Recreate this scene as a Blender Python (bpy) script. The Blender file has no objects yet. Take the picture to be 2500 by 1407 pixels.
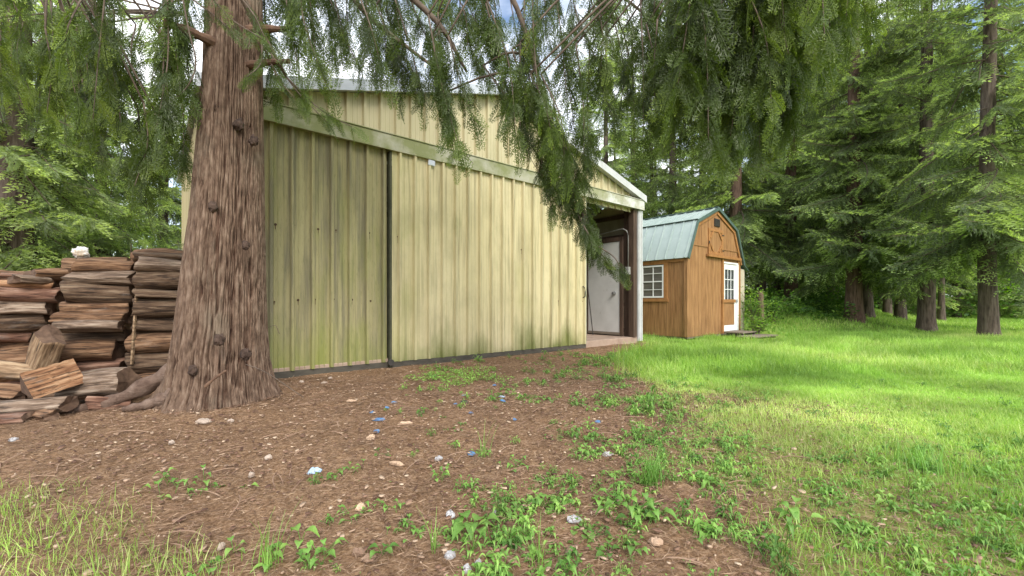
import bpy, math, random
import numpy as np
from mathutils import Vector
R = math.radians
rng = np.random.default_rng(7)
random.seed(7)
scene = bpy.context.scene
COL = scene.collection
# ------------------------------------------------------------------ camera, sky, sun, exposure
F = 1050.0; HOR = 739.0; EYE = 1.05          # focal length and horizon in photo pixels, eye height above the yard
cam = bpy.data.cameras.new('camera'); cam_o = bpy.data.objects.new('camera', cam); COL.objects.link(cam_o)
cam_o.location = (0, 0, EYE); cam_o.rotation_euler = (R(90), 0, 0)
cam.sensor_width = 36; cam.lens = 36*F/2500; cam.shift_y = (HOR-703.5)/2500
cam.clip_start = 0.05; cam.clip_end = 600
scene.camera = cam_o
scene.cycles.diffuse_bounces = 6
scene.view_settings.view_transform = 'Standard'; scene.view_settings.look = 'None'
scene.view_settings.exposure = 1.1; scene.view_settings.gamma = 1
SUN_EL, SUN_AZ = 42, 158      # azimuth from +Y clockwise
w = bpy.data.worlds.new('World'); scene.world = w; w.use_nodes = True
nt = w.node_tree; nt.nodes.clear()
sky = nt.nodes.new('ShaderNodeTexSky'); sky.sky_type = 'NISHITA'; sky.sun_disc = False
sky.sun_elevation = R(SUN_EL); sky.sun_rotation = R(SUN_AZ); sky.air_density = 1.0; sky.dust_density = 2.0
tc = nt.nodes.new('ShaderNodeTexCoord'); mp = nt.nodes.new('ShaderNodeMapping'); mp.inputs['Scale'].default_value = (1, 1, 2.2)
nz = nt.nodes.new('ShaderNodeTexNoise'); nz.inputs['Scale'].default_value = 2.6; nz.inputs['Detail'].default_value = 7
cr = nt.nodes.new('ShaderNodeValToRGB'); cr.color_ramp.elements[0].position = .36; cr.color_ramp.elements[1].position = .60
mx = nt.nodes.new('ShaderNodeMix'); mx.data_type = 'RGBA'; mx.inputs['B'].default_value = (9.0, 9.2, 9.4, 1)
bg = nt.nodes.new('ShaderNodeBackground'); bg.inputs['Strength'].default_value = 0.125
wo = nt.nodes.new('ShaderNodeOutputWorld')
L = nt.links.new
L(tc.outputs['Generated'], mp.inputs['Vector']); L(mp.outputs[0], nz.inputs['Vector']); L(nz.outputs[0], cr.inputs[0])
L(cr.outputs[0], mx.inputs['Factor']); L(sky.outputs[0], mx.inputs['A']); L(mx.outputs['Result'], bg.inputs[0]); L(bg.outputs[0], wo.inputs[0])
sl = bpy.data.lights.new('sun', 'SUN'); sl.energy = 1.35; sl.angle = R(26); sl.color = (1, .95, .87)
so = bpy.data.objects.new('sun', sl); COL.objects.link(so)
sd = Vector((math.sin(R(SUN_AZ))*math.cos(R(SUN_EL)), math.cos(R(SUN_AZ))*math.cos(R(SUN_EL)), math.sin(R(SUN_EL))))
so.rotation_euler = sd.to_track_quat('Z', 'Y').to_euler()
# ------------------------------------------------------------------ helpers
def sm(t): t = np.clip(t, 0, 1); return t*t*(3-2*t)
def vnoise(x, y, z, seed=0):
    x = np.asarray(x, float); y = np.asarray(y, float); z = np.asarray(z, float)
    xi, yi, zi = [np.floor(a).astype(np.int64) for a in (x, y, z)]
    fx, fy, fz = x-xi, y-yi, z-zi
    fx, fy, fz = [a*a*(3-2*a) for a in (fx, fy, fz)]
    def h(a, b, c):
        n = (a*374761393 + b*668265263 + c*2147483647 + seed*144665) & 0xffffffff
        n = ((n ^ (n >> 13))*1274126177) & 0xffffffff
        n = n ^ (n >> 16)
        return (n & 0xffff)/65535.0
    r = 0
    for dx in (0, 1):
        for dy in (0, 1):
            for dz in (0, 1):
                r = r + h(xi+dx, yi+dy, zi+dz)*(fx if dx else 1-fx)*(fy if dy else 1-fy)*(fz if dz else 1-fz)
    return r
def fbm(x, y, z, o=3, seed=0):
    r = 0; a = .5
    for k in range(o):
        r = r + a*vnoise(x*2**k, y*2**k, z*2**k, seed+k); a *= .5
    return r/(1-.5**o)
def gh(x, y):
    x = np.asarray(x, float); y = np.asarray(y, float)
    r = x/np.maximum(y, .5)
    g = 1-sm((r-.66)/.39)
    h = g*sm((y-13)/7)*1.0
    h = h + .05*(fbm(x*.6, y*.6, 0*x, 3, 5)-.5)*sm((y-1)/2) + .03*(fbm(x*4, y*4, 0*x, 2, 9)-.5)
    h = h + .07*np.exp(-((x+3.0)**2+(y-4.4)**2)/.9)
    return h
def pt(px, py, Y): return np.array([(px-1250)/F*Y, Y, EYE+(HOR-py)/F*Y])
def gpt(px, py):
    Y = F*EYE/(py-HOR)
    for _ in range(12):
        z = float(gh((px-1250)/F*Y, Y)); Y = F*(EYE-z)/(py-HOR)
    x = (px-1250)/F*Y
    return x, Y, float(gh(x, Y))
def raw(name, V, Q, mats, parent=None, midx=None, tint=None, smooth=False, n=4):
    """one mesh from a vertex array and an (N, n) face array"""
    V = np.asarray(V, np.float32).reshape(-1, 3); Q = np.asarray(Q, np.int32).reshape(-1, n)
    me = bpy.data.meshes.new(name)
    me.vertices.add(len(V)); me.vertices.foreach_set('co', V.ravel())
    me.loops.add(Q.size); me.loops.foreach_set('vertex_index', Q.ravel())
    me.polygons.add(len(Q)); me.polygons.foreach_set('loop_start', np.arange(0, Q.size, n, dtype=np.int32))
    if smooth: me.polygons.foreach_set('use_smooth', np.ones(len(Q), bool))
    for m in (mats if isinstance(mats, (list, tuple)) else [mats]): me.materials.append(m)
    if midx is not None: me.polygons.foreach_set('material_index', np.asarray(midx, np.int32))
    me.update(calc_edges=True)
    if tint is not None:
        a = me.attributes.new('tint', 'FLOAT', 'POINT'); a.data.foreach_set('value', np.asarray(tint, np.float32))
    o = bpy.data.objects.new(name, me); COL.objects.link(o)
    if parent: o.parent = parent
    return o
class MB:
    def __init__(s): s.v = []; s.f = []; s.m = []
    def add(s, V, Fs, m=0):
        b = len(s.v); s.v += [tuple(map(float, p)) for p in V]; s.f += [tuple(b+i for i in f) for f in Fs]; s.m += [m]*len(Fs); return s
    def box(s, x0, x1, y0, y1, z0, z1, m=0):
        V = [(x, y, z) for z in (z0, z1) for y in (y0, y1) for x in (x0, x1)]
        return s.add(V, [(0, 2, 3, 1), (4, 5, 7, 6), (0, 1, 5, 4), (2, 6, 7, 3), (0, 4, 6, 2), (1, 3, 7, 5)], m)
    def beam(s, a, b, wd, ht, m=0, up=(0, 0, 1)):
        a = Vector(a); b = Vector(b); d = (b-a).normalized(); u = Vector(up); sx = d.cross(u)
        if sx.length < 1e-4: sx = d.cross(Vector((1, 0, 0)))
        sx.normalize(); u = sx.cross(d).normalized()
        V = []
        for p in (a, b):
            for i, j in ((-1, -1), (1, -1), (1, 1), (-1, 1)): V.append(p+sx*i*wd/2+u*j*ht/2)
        return s.add(V, [(0, 3, 2, 1), (4, 5, 6, 7), (0, 1, 5, 4), (1, 2, 6, 5), (2, 3, 7, 6), (3, 0, 4, 7)], m)
    def tube(s, P, rad, k=6, m=0):
        P = [Vector(p) for p in P]; V = []; Fs = []
        n = len(P); rad = rad if isinstance(rad, (list, tuple, np.ndarray)) else [rad]*n
        for i, p in enumerate(P):
            t = (P[min(i+1, n-1)]-P[max(i-1, 0)]).normalized(); u = t.cross(Vector((.13, .21, 1)))
            if u.length < 1e-3: u = t.cross(Vector((1, 0, 0)))
            u.normalize(); q = t.cross(u)
            for j in range(k):
                a = 2*math.pi*j/k; V.append(p+u*math.cos(a)*rad[i]+q*math.sin(a)*rad[i])
        for i in range(n-1):
            for j in range(k): Fs.append((i*k+j, i*k+(j+1) % k, (i+1)*k+(j+1) % k, (i+1)*k+j))
        Fs.append(tuple(range(k-1, -1, -1))); Fs.append(tuple((n-1)*k+j for j in range(k)))
        return s.add(V, Fs, m)
    def prism(s, poly, y0, y1, m=0):      # poly in x,z extruded along y
        n = len(poly); V = [(x, y0, z) for x, z in poly]+[(x, y1, z) for x, z in poly]
        Fs = [tuple(range(n)), tuple(range(2*n-1, n-1, -1))]+[(i, n+i, n+(i+1) % n, (i+1) % n) for i in range(n)]
        return s.add(V, Fs, m)
    def build(s, name, mats, parent=None, bevel=0, smooth=False):
        me = bpy.data.meshes.new(name); me.from_pydata(s.v, [], s.f)
        for m in (mats if isinstance(mats, (list, tuple)) else [mats]): me.materials.append(m)
        me.polygons.foreach_set('material_index', s.m)
        if smooth: me.polygons.foreach_set('use_smooth', [True]*len(s.f))
        me.update(); o = bpy.data.objects.new(name, me); COL.objects.link(o)
        if parent: o.parent = parent
        if bevel:
            b = o.modifiers.new('bevel', 'BEVEL'); b.width = bevel; b.segments = 2; b.limit_method = 'ANGLE'
        return o
def tag(o, label=None, cat=None, group=None, kind=None):
    if label: o['label'] = label
    if cat: o['category'] = cat
    if group: o['group'] = group
    if kind: o['kind'] = kind
    return o
def empty(name, loc=(0, 0, 0), rz=0):
    o = bpy.data.objects.new(name, None); COL.objects.link(o); o.location = loc; o.rotation_euler = (0, 0, rz); o.empty_display_size = .2
    return o
# ------------------------------------------------------------------ materials
def mat(name, cols, scale=5, stretch=(1, 1, 1), detail=6, rough=.8, bump=.3, bdist=.01, bscale=None, spec=.3, coord='Object', metal=0, pos=None, extra=None, bstretch=None, trans=0):
    """cols: list of colours spread over a noise; extra: list of (colour, scale, stretch, lo, hi[, gradient]) stains laid over"""
    m = bpy.data.materials.new(name); m.use_nodes = True; nt = m.node_tree; N = nt.nodes; L = nt.links.new
    bs = N['Principled BSDF']; bs.inputs['Roughness'].default_value = rough; bs.inputs['Specular IOR Level'].default_value = spec
    bs.inputs['Metallic'].default_value = metal
    tc = N.new('ShaderNodeTexCoord'); oi = N.new('ShaderNodeObjectInfo')
    va = N.new('ShaderNodeVectorMath'); va.operation = 'ADD'
    sc = N.new('ShaderNodeVectorMath'); sc.operation = 'SCALE'; sc.inputs[0].default_value = (37, 19, 53)
    L(oi.outputs['Random'], sc.inputs['Scale']); L(tc.outputs[coord], va.inputs[0]); L(sc.outputs[0], va.inputs[1])
    def noise(scale, stretch, detail=6):
        mp = N.new('ShaderNodeMapping'); mp.inputs['Scale'].default_value = stretch; L(va.outputs[0], mp.inputs[0])
        n = N.new('ShaderNodeTexNoise'); n.inputs['Scale'].default_value = scale; n.inputs['Detail'].default_value = detail
        n.inputs['Roughness'].default_value = .62; L(mp.outputs[0], n.inputs['Vector']); return n.outputs[0]
    n = noise(scale, stretch, detail)
    cr = N.new('ShaderNodeValToRGB'); L(n, cr.inputs[0]); e = cr.color_ramp.elements
    k = len(cols); pos = pos or [.3+.4*i/max(1, k-1) for i in range(k)]
    while len(e) < k: e.new(.5)
    for i in range(k): e[i].position = pos[i]; e[i].color = (*cols[i], 1)
    out = cr.outputs[0]
    for ex in (extra or []):
        c, s_, st, lo, hi = ex[:5]
        nn = noise(s_, st, 7); r = N.new('ShaderNodeMapRange'); r.inputs['From Min'].default_value = lo; r.inputs['From Max'].default_value = hi
        if len(ex) > 6: r.inputs['To Max'].default_value = ex[6]
        if len(ex) > 5 and ex[5]:
            ax, a, b, amt = ex[5]           # stain stronger towards b along an object axis
            sp = N.new('ShaderNodeSeparateXYZ'); L(tc.outputs[coord], sp.inputs[0])
            g = N.new('ShaderNodeMapRange'); g.inputs['From Min'].default_value = a; g.inputs['From Max'].default_value = b; g.inputs['To Max'].default_value = amt
            L(sp.outputs[ax], g.inputs['Value']); ad = N.new('ShaderNodeMath'); ad.operation = 'ADD'; L(nn, ad.inputs[0]); L(g.outputs[0], ad.inputs[1]); nn = ad.outputs[0]
        L(nn, r.inputs['Value'])
        mx = N.new('ShaderNodeMix'); mx.data_type = 'RGBA'; mx.inputs['B'].default_value = (*c, 1)
        L(r.outputs[0], mx.inputs['Factor']); L(out, mx.inputs['A']); out = mx.outputs['Result']
    L(out, bs.inputs['Base Color'])
    if name == 'cedar_bark':     # plate tops weather grey-brown, dark red furrows with their shade painted in too
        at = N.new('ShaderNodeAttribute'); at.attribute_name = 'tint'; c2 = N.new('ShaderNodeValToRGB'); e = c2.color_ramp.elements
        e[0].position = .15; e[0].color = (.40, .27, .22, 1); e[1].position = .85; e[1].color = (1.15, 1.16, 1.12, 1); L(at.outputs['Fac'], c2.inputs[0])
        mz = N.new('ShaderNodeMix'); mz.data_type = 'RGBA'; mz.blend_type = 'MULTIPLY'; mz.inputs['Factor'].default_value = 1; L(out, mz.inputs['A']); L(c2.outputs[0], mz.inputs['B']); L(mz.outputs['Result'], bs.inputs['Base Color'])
    if bump:
        b = N.new('ShaderNodeBump'); b.inputs['Strength'].default_value = bump; b.inputs['Distance'].default_value = bdist
        L(noise(bscale or scale*3, bstretch or stretch, 8), b.inputs['Height']); L(b.outputs[0], bs.inputs['Normal'])
    return m
def leafmat(name, c0, c1, c2=None, trans=.35, rough=.55, var=.35, vs=1.5):
    """tint attribute: 0 old growth, 1 new growth"""
    m = bpy.data.materials.new(name); m.use_nodes = True; nt = m.node_tree; N = nt.nodes; L = nt.links.new
    bs = N['Principled BSDF']; bs.inputs['Roughness'].default_value = rough; bs.inputs['Specular IOR Level'].default_value = .35
    at = N.new('ShaderNodeAttribute'); at.attribute_name = 'tint'
    cr = N.new('ShaderNodeValToRGB'); e = cr.color_ramp.elements
    e[0].color = (*c0, 1); e[1].color = (*c1, 1)
    if c2: x = e.new(.5); x.color = (*c2, 1)
    L(at.outputs['Fac'], cr.inputs[0])
    g = N.new('ShaderNodeNewGeometry'); n = N.new('ShaderNodeTexNoise'); n.inputs['Scale'].default_value = vs; n.inputs['Detail'].default_value = 4
    L(g.outputs['Position'], n.inputs['Vector'])
    r = N.new('ShaderNodeMapRange'); r.inputs['From Min'].default_value = .3; r.inputs['From Max'].default_value = .7; r.inputs['To Min'].default_value = 1-var; r.inputs['To Max'].default_value = 1+var
    L(n.outputs[0], r.inputs['Value'])
    mu = N.new('ShaderNodeVectorMath'); mu.operation = 'SCALE'; L(cr.outputs[0], mu.inputs[0]); L(r.outputs[0], mu.inputs['Scale'])
    L(mu.outputs[0], bs.inputs['Base Color'])
    tr = N.new('ShaderNodeBsdfTranslucent'); t2 = N.new('ShaderNodeMix'); t2.data_type = 'RGBA'; t2.blend_type = 'MULTIPLY'; t2.inputs['Factor'].default_value = 1; t2.inputs['B'].default_value = (1.5, 1.6, .7, 1)
    L(mu.outputs[0], t2.inputs['A']); L(t2.outputs['Result'], tr.inputs[0])
    ms = N.new('ShaderNodeMixShader'); ms.inputs[0].default_value = trans
    L(bs.outputs[0], ms.inputs[1]); L(tr.outputs[0], ms.inputs[2]); L(ms.outputs[0], N['Material Output'].inputs[0])
    return m
M = {}
algae = (.13, .16, .035); cream = (.60, .52, .29)
M['siding'] = mat('cream_siding', [(.47, .42, .25), (.57, .51, .33)], 1.2, (1, 1, .3), rough=.45, bump=.05, extra=[((.20, .17, .09), 5, (2.2, 2.2, .10), .56, .72, None, .5), (algae, 1.6, (1, 1, .35), .62, .85, None, .5)])
M['siding_door'] = mat('door_siding_clean', [(.56, .49, .28), (.66, .58, .36)], 1.2, (1, 1, .3), rough=.45, bump=.05,
    extra=[((.22, .19, .10), 6, (2.4, 2.4, .09), .50, .68, None, .7), ((.36, .32, .18), 2.2, (1, 1, .5), .45, .65, None, .55), (algae, 1.5, (1, 1, .4), .66, .95, ('Z', .9, .1, .38), .85), ((.30, .31, .09), 1.1, (.5, 1, .4), .60, .9, ('X', 3.2, 1.7, .28), .75)])
M['siding_dirty'] = mat('door_siding_algae', [(.29, .26, .125), (.39, .35, .19)], 1.3, (1, 1, .4), rough=.6, bump=.08,
    extra=[((.17, .155, .10), 4.5, (2.2, 2.2, .12), .44, .60, None, .85), ((.22, .25, .05), 1.8, (1.5, 1, .35), .52, .80, ('Z', 1.0, .1, .25), .75), ((.12, .13, .05), 14, (2.5, 2.5, .5), .52, .70, None, .4)])
M['header'] = mat('weathered_header', [(.46, .44, .34), (.34, .34, .24)], 3, (1, 1, 1.5), rough=.6, bump=.1,
    extra=[((.22, .24, .09), 2.2, (1, 1, 1), .50, .70, ('X', 6.5, 1.0, .16), .9), ((.62, .63, .60), 2, (1, 1, 1), .72, .85, ('X', 5.0, 8.0, .30), .9), ((.12, .12, .07), 9, (3, 3, .6), .58, .8, None, .6)])
M['white_metal'] = mat('white_trim', [(.46, .47, .47), (.58, .59, .59)], 3, rough=.4, bump=.05, extra=[((.25, .24, .16), 6, (3, 3, .5), .58, .78, None, .7)])
M['galv'] = mat('grey_roof_metal', [(.42, .45, .48), (.56, .58, .60)], 3, rough=.4, bump=.05, metal=.3, extra=[((.10, .13, .04), 5, (1, 1, 1), .60, .8, None, .6)])
M['dark_base'] = mat('dark_base_board', [(.055, .05, .04), (.10, .09, .07)], 6, (1, 1, 3), rough=.8, bump=.3, bdist=.004)
M['seam'] = mat('dark_channel', [(.04, .042, .025), (.09, .09, .055)], 6, rough=.8, bump=.1)
M['screw'] = mat('rusty_screw', [(.04, .02, .012), (.09, .045, .02)], 30, rough=.7, bump=0)
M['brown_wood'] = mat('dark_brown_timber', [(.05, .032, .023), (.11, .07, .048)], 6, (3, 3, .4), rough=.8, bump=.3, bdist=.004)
M['osb'] = mat('orange_board', [(.16, .085, .045), (.28, .16, .085)], 22, rough=.8, bump=.1)
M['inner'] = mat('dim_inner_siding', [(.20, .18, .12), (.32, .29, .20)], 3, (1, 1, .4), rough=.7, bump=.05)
M['concrete'] = mat('concrete', [(.32, .23, .17), (.42, .32, .25)], 4, rough=.9, bump=.3, bdist=.004, extra=[((.16, .10, .07), 3, (1, 1, 1), .5, .75, None, .7)])
M['white_paint'] = mat('white_door_paint', [(.56, .56, .54), (.68, .68, .66)], 2, rough=.5, bump=.05, extra=[((.32, .29, .23), 5, (1, 1, 1), .62, .8, None, .6)])
M['white_clean'] = mat('white_vinyl', [(.78, .79, .80), (.84, .85, .85)], 3, rough=.4, bump=0)
M['steel'] = mat('steel', [(.4, .4, .4), (.5, .5, .5)], 5, rough=.35, bump=0, metal=.8)
M['conduit'] = mat('conduit_grey', [(.25, .25, .235), (.33, .33, .31)], 8, rough=.45, bump=0)
M['dark_iron'] = mat('dark_iron', [(.03, .03, .03), (.07, .06, .05)], 8, rough=.6, bump=0)
M['cedar_ply'] = mat('stained_siding', [(.27, .135, .055), (.42, .235, .105)], 4, (5, 5, .35), rough=.6, bump=.15, bdist=.003,
    extra=[((.14, .065, .025), 8, (8, 8, .20), .48, .62, None, .8), ((.11, .055, .025), 1.6, (1, 1, .8), .70, 1.0, ('Z', 1.2, 0, .30), .6), ((.56, .33, .15), 3, (6, 6, .3), .62, .8, None, .5)])
M['cedar_trim'] = mat('stained_trim', [(.28, .13, .045), (.40, .20, .075)], 5, (1.5, 1.5, 1.5), rough=.6, bump=.15, bdist=.003, extra=[((.16, .07, .025), 5, (1, 1, 1), .55, .75, None, .7)])
M['green_roof'] = mat('green_roof_metal', [(.31, .39, .365), (.40, .475, .45)], 2, (1, 1, 1), rough=.38, bump=.03, metal=.15, spec=.5, extra=[((.10, .12, .06), 9, (1, 1, 1), .62, .78, None, .6)])
M['green_trim'] = mat('dark_green_trim', [(.06, .10, .085), (.10, .15, .13)], 4, rough=.45, bump=0)
M['beige'] = mat('beige_panel', [(.48, .43, .33), (.58, .52, .40)], 3, rough=.7, bump=.1)
M['grey_wood'] = mat('weathered_grey_wood', [(.15, .12, .09), (.27, .23, .18)], 5, (6, 1, 6), rough=.9, bump=.4, bdist=.005)
M['post_wood'] = mat('old_post_wood', [(.10, .065, .045), (.22, .16, .11)], 5, (4, 4, .4), rough=.9, bump=.5, bdist=.01)
glass = bpy.data.materials.new('window_glass'); glass.use_nodes = True
gb = glass.node_tree.nodes['Principled BSDF']; gb.inputs['Base Color'].default_value = (.035, .04, .045, 1); gb.inputs['Roughness'].default_value = .08; gb.inputs['Specular IOR Level'].default_value = .6
M['glass'] = glass
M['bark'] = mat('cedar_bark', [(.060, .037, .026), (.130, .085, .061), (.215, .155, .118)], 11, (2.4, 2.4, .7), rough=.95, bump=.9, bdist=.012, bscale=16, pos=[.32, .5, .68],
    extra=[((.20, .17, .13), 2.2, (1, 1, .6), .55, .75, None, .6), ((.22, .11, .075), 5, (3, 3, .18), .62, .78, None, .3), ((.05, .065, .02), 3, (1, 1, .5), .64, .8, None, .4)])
M['root'] = mat('root_bark', [(.07, .042, .03), (.15, .10, .075), (.22, .16, .125)], 9, (1, 1, 1), rough=.95, bump=1, bdist=.02, bscale=20, bstretch=(.5, 2, 2))
M['knot'] = mat('dark_knot_bark', [(.035, .022, .017), (.12, .08, .06)], 14, rough=.95, bump=1, bdist=.02, bscale=30)
M['firbark'] = mat('fir_bark', [(.045, .033, .027), (.11, .083, .067), (.17, .135, .11)], 5, (3, 3, .45), rough=.95, bump=1, bdist=.03, bscale=9, pos=[.32, .5, .68])
M['firbark_red'] = mat('reddish_fir_bark', [(.05, .032, .025), (.13, .08, .06), (.19, .125, .10)], 5, (3, 3, .45), rough=.95, bump=1, bdist=.03, bscale=9, pos=[.32, .5, .68])
M['limb'] = mat('limb_bark', [(.08, .06, .045), (.17, .13, .10)], 8, rough=.9, bump=.5, bdist=.004)
M['stub'] = mat('broken_orange_wood', [(.07, .04, .027), (.16, .095, .06)], 9, (2, 2, 2), rough=.9, bump=.5, bdist=.006)
M['cedar'] = leafmat('cedar_foliage', (.038, .058, .012), (.20, .27, .035), (.074, .115, .020), trans=.38, rough=.42, var=.4, vs=1.2)
M['fir'] = leafmat('fir_foliage', (.120, .155, .088), (.38, .48, .18), (.20, .255, .115), trans=.46, var=.4, vs=.9)
M['fir_light'] = leafmat('light_fir_foliage', (.155, .195, .11), (.45, .54, .22), (.26, .33, .15), trans=.48, var=.4, vs=.9)
M['maple'] = leafmat('maple_foliage', (.12, .26, .02), (.34, .55, .05), trans=.5, var=.3, vs=.7)
M['grass'] = leafmat('grass_blades', (.17, .31, .055), (.70, .70, .36), (.36, .52, .13), trans=.42, var=.34, vs=1.1)
M['weed'] = leafmat('weed_leaves', (.09, .20, .04), (.30, .48, .11), (.17, .33, .065), trans=.3, var=.3, vs=4, rough=.45)
M['undergrowth'] = leafmat('undergrowth_leaves', (.05, .11, .03), (.28, .42, .07), (.12, .23, .045), trans=.4, var=.4, vs=1)
M['litter'] = leafmat('needle_litter', (.06, .033, .020), (.50, .36, .24), (.23, .14, .088), trans=.05, var=.3, vs=3, rough=.8)
M['chips'] = leafmat('bark_chips', (.09, .045, .03), (.55, .42, .30), (.24, .14, .09), trans=.0, var=.2, vs=9, rough=.8)
def lm(name, cols, **k):
    return mat(name, cols, 6, (.5, 5, 5), rough=.92, bump=1, bdist=.02, bscale=16, pos=[.36, .5, .64], bstretch=(.35, 3, 3), extra=[((.028, .018, .013), 13, (.22, 3.5, 3.5), .54, .62, None, .8), ((.30, .27, .24), 3.5, (1, 2, 2), .60, .76, None, .45)], **k)
M['blind'] = mat('glass_with_blind', [(.10, .095, .085), (.16, .15, .135)], 2, (1, 1, 6), rough=.12, bump=0, spec=.6)
log_mats = {
 'brown': lm('brown_split_wood', [(.06, .032, .018), (.19, .105, .058), (.32, .20, .12)]),
 'red': lm('red_brown_split_wood', [(.075, .036, .025), (.20, .105, .07), (.33, .21, .15)]),
 'grey': lm('grey_weathered_wood', [(.09, .06, .042), (.22, .155, .11), (.38, .30, .23)]),
 'dark': lm('dark_bark_wood', [(.035, .022, .014), (.11, .068, .042), (.21, .15, .10)]),
 'fresh': lm('fresh_orange_wood', [(.17, .08, .04), (.31, .165, .085), (.42, .26, .15)]),
 'tan': lm('tan_gnarly_wood', [(.11, .07, .04), (.26, .17, .10), (.40, .29, .18)]),
}
M['log_end'] = mat('log_end', [(.06, .035, .024), (.16, .10, .065)], 12, rough=.9, bump=.4, bdist=.005)
# ------------------------------------------------------------------ masks on the ground
def edge_x(y):   # left edge of the lawn
    return np.interp(y, [0, 1.7, 2.3, 3.3, 4.2, 5.4, 7.8, 9.0, 10.0, 11.2, 12.2, 60], [.8, .85, 1.05, 1.30, 1.40, 1.45, 1.6, 2.35, 3.35, 3.55, 2.5, 2.5])
def grass_mask(x, y):
    n = fbm(x*1.1, y*1.1, 0*x, 3, 21)-.5
    g = sm((x-edge_x(y)+n*1.1+.15)/.7)
    g = g*(.42+.58*sm((x-edge_x(y)-.25-2.2*n)/1.1*(.35+.65*sm((y-2.0)/2.5))+.25*sm((y-3)/2)))
    g = g*(1-.6*np.exp(-(((x-3.6)*.7+(y-2.9)*.55)/.9)**2)*(y < 5)*(.6+n))      # trampled, thin part on the near right
    g = np.where(y > 13, np.maximum(g, sm((fbm(x*.3, y*.3, 0*x, 2, 3)-.25)*3)), g)
    g = g*(1-.9*np.exp(-(((x-6.6)/.9)**2+((y-11.4)/.45)**2)))
    return np.clip(g, 0, 1)
# ------------------------------------------------------------------ ground sheet
def axis(parts):
    out = []
    for a, b, s in parts: out.append(np.arange(a, b-1e-6, s))
    return np.concatenate(out+[[parts[-1][1]]])
gx = axis([(-260, -60, 20), (-60, -14, 2), (-14, -5.5, .25), (-5.5, 7, .05), (7, 16, .2), (16, 60, 2), (60, 260, 20)])
gy = axis([(-60, -4, 4), (-4, 1, .25), (1, 9, .05), (9, 22, .2), (22, 60, 1.5), (60, 400, 20)])
GX, GY = np.meshgrid(gx, gy); gz = gh(GX, GY) + np.where((GY < 12) & (GY > 1), .022*(fbm(GX*9, GY*9, 0*GX, 3, 31)-.5), 0)
nx, ny = len(gx), len(gy); idx = np.arange(nx*ny).reshape(ny, nx)
Q = np.stack([idx[:-1, :-1], idx[:-1, 1:], idx[1:, 1:], idx[1:, :-1]], -1).reshape(-1, 4)
gm = bpy.data.materials.new('ground'); gm.use_nodes = True
def ground_mat(m):
    nt = m.node_tree; N = nt.nodes; L = nt.links.new; bs = N['Principled BSDF']; bs.inputs['Roughness'].default_value = .95; bs.inputs['Specular IOR Level'].default_value = .1
    tc = N.new('ShaderNodeTexCoord')
    def noise(s, st=(1, 1, 1), d=8):
        mp = N.new('ShaderNodeMapping'); mp.inputs['Scale'].default_value = st; L(tc.outputs['Object'], mp.inputs[0])
        n = N.new('ShaderNodeTexNoise'); n.inputs['Scale'].default_value = s; n.inputs['Detail'].default_value = d; n.inputs['Roughness'].default_value = .7; L(mp.outputs[0], n.inputs['Vector']); return n.outputs[0]
    def ramp(f, cs, ps):
        c = N.new('ShaderNodeValToRGB'); e = c.color_ramp.elements
        while len(e) < len(cs): e.new(.5)
        for i, (a, p) in enumerate(zip(cs, ps)): e[i].position = p; e[i].color = (*a, 1)
        L(f, c.inputs[0]); return c.outputs[0]
    dirt = ramp(noise(22), [(.080, .046, .024), (.225, .138, .078), (.41, .29, .185)], [.34, .5, .68])
    dirt2 = ramp(noise(60), [(.090, .052, .028), (.245, .152, .086), (.44, .315, .20)], [.40, .5, .62])
    a = N.new('ShaderNodeMix'); a.data_type = 'RGBA'; a.inputs['Factor'].default_value = .5; L(dirt, a.inputs['A']); L(dirt2, a.inputs['B'])
    big = N.new('ShaderNodeMix'); big.data_type = 'RGBA'; big.blend_type = 'MULTIPLY'; big.inputs['Factor'].default_value = .8
    L(a.outputs['Result'], big.inputs['A']); L(ramp(noise(1.3), [(.78, .72, .70), (1.25, 1.22, 1.2)], [.35, .65]), big.inputs['B'])
    gr = ramp(noise(9), [(.10, .15, .03), (.22, .34, .06), (.38, .42, .13)], [.3, .5, .72])
    at = N.new('ShaderNodeAttribute'); at.attribute_name = 'tint'
    ad = N.new('ShaderNodeMath'); ad.operation = 'MULTIPLY_ADD'; ad.inputs[1].default_value = 1.5; L(at.outputs['Fac'], ad.inputs[0])
    s2 = N.new('ShaderNodeMath'); s2.operation = 'MULTIPLY_ADD'; s2.inputs[1].default_value = 1.6; s2.inputs[2].default_value = -1.0; L(noise(5), s2.inputs[0]); L(s2.outputs[0], ad.inputs[2])
    cl = N.new('ShaderNodeClamp'); L(ad.outputs[0], cl.inputs[0])
    fm = N.new('ShaderNodeMix'); fm.data_type = 'RGBA'; L(cl.outputs[0], fm.inputs['Factor']); L(big.outputs['Result'], fm.inputs['A']); L(gr, fm.inputs['B'])
    L(fm.outputs['Result'], bs.inputs['Base Color'])
    b = N.new('ShaderNodeBump'); b.inputs['Strength'].default_value = .8; b.inputs['Distance'].default_value = .02; L(noise(38), b.inputs['Height']); L(b.outputs[0], bs.inputs['Normal'])
ground_mat(gm)
tag(raw('ground', np.stack([GX, GY, gz], -1), Q, gm, tint=grass_mask(GX, GY).ravel(), smooth=True), kind='structure')
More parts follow.
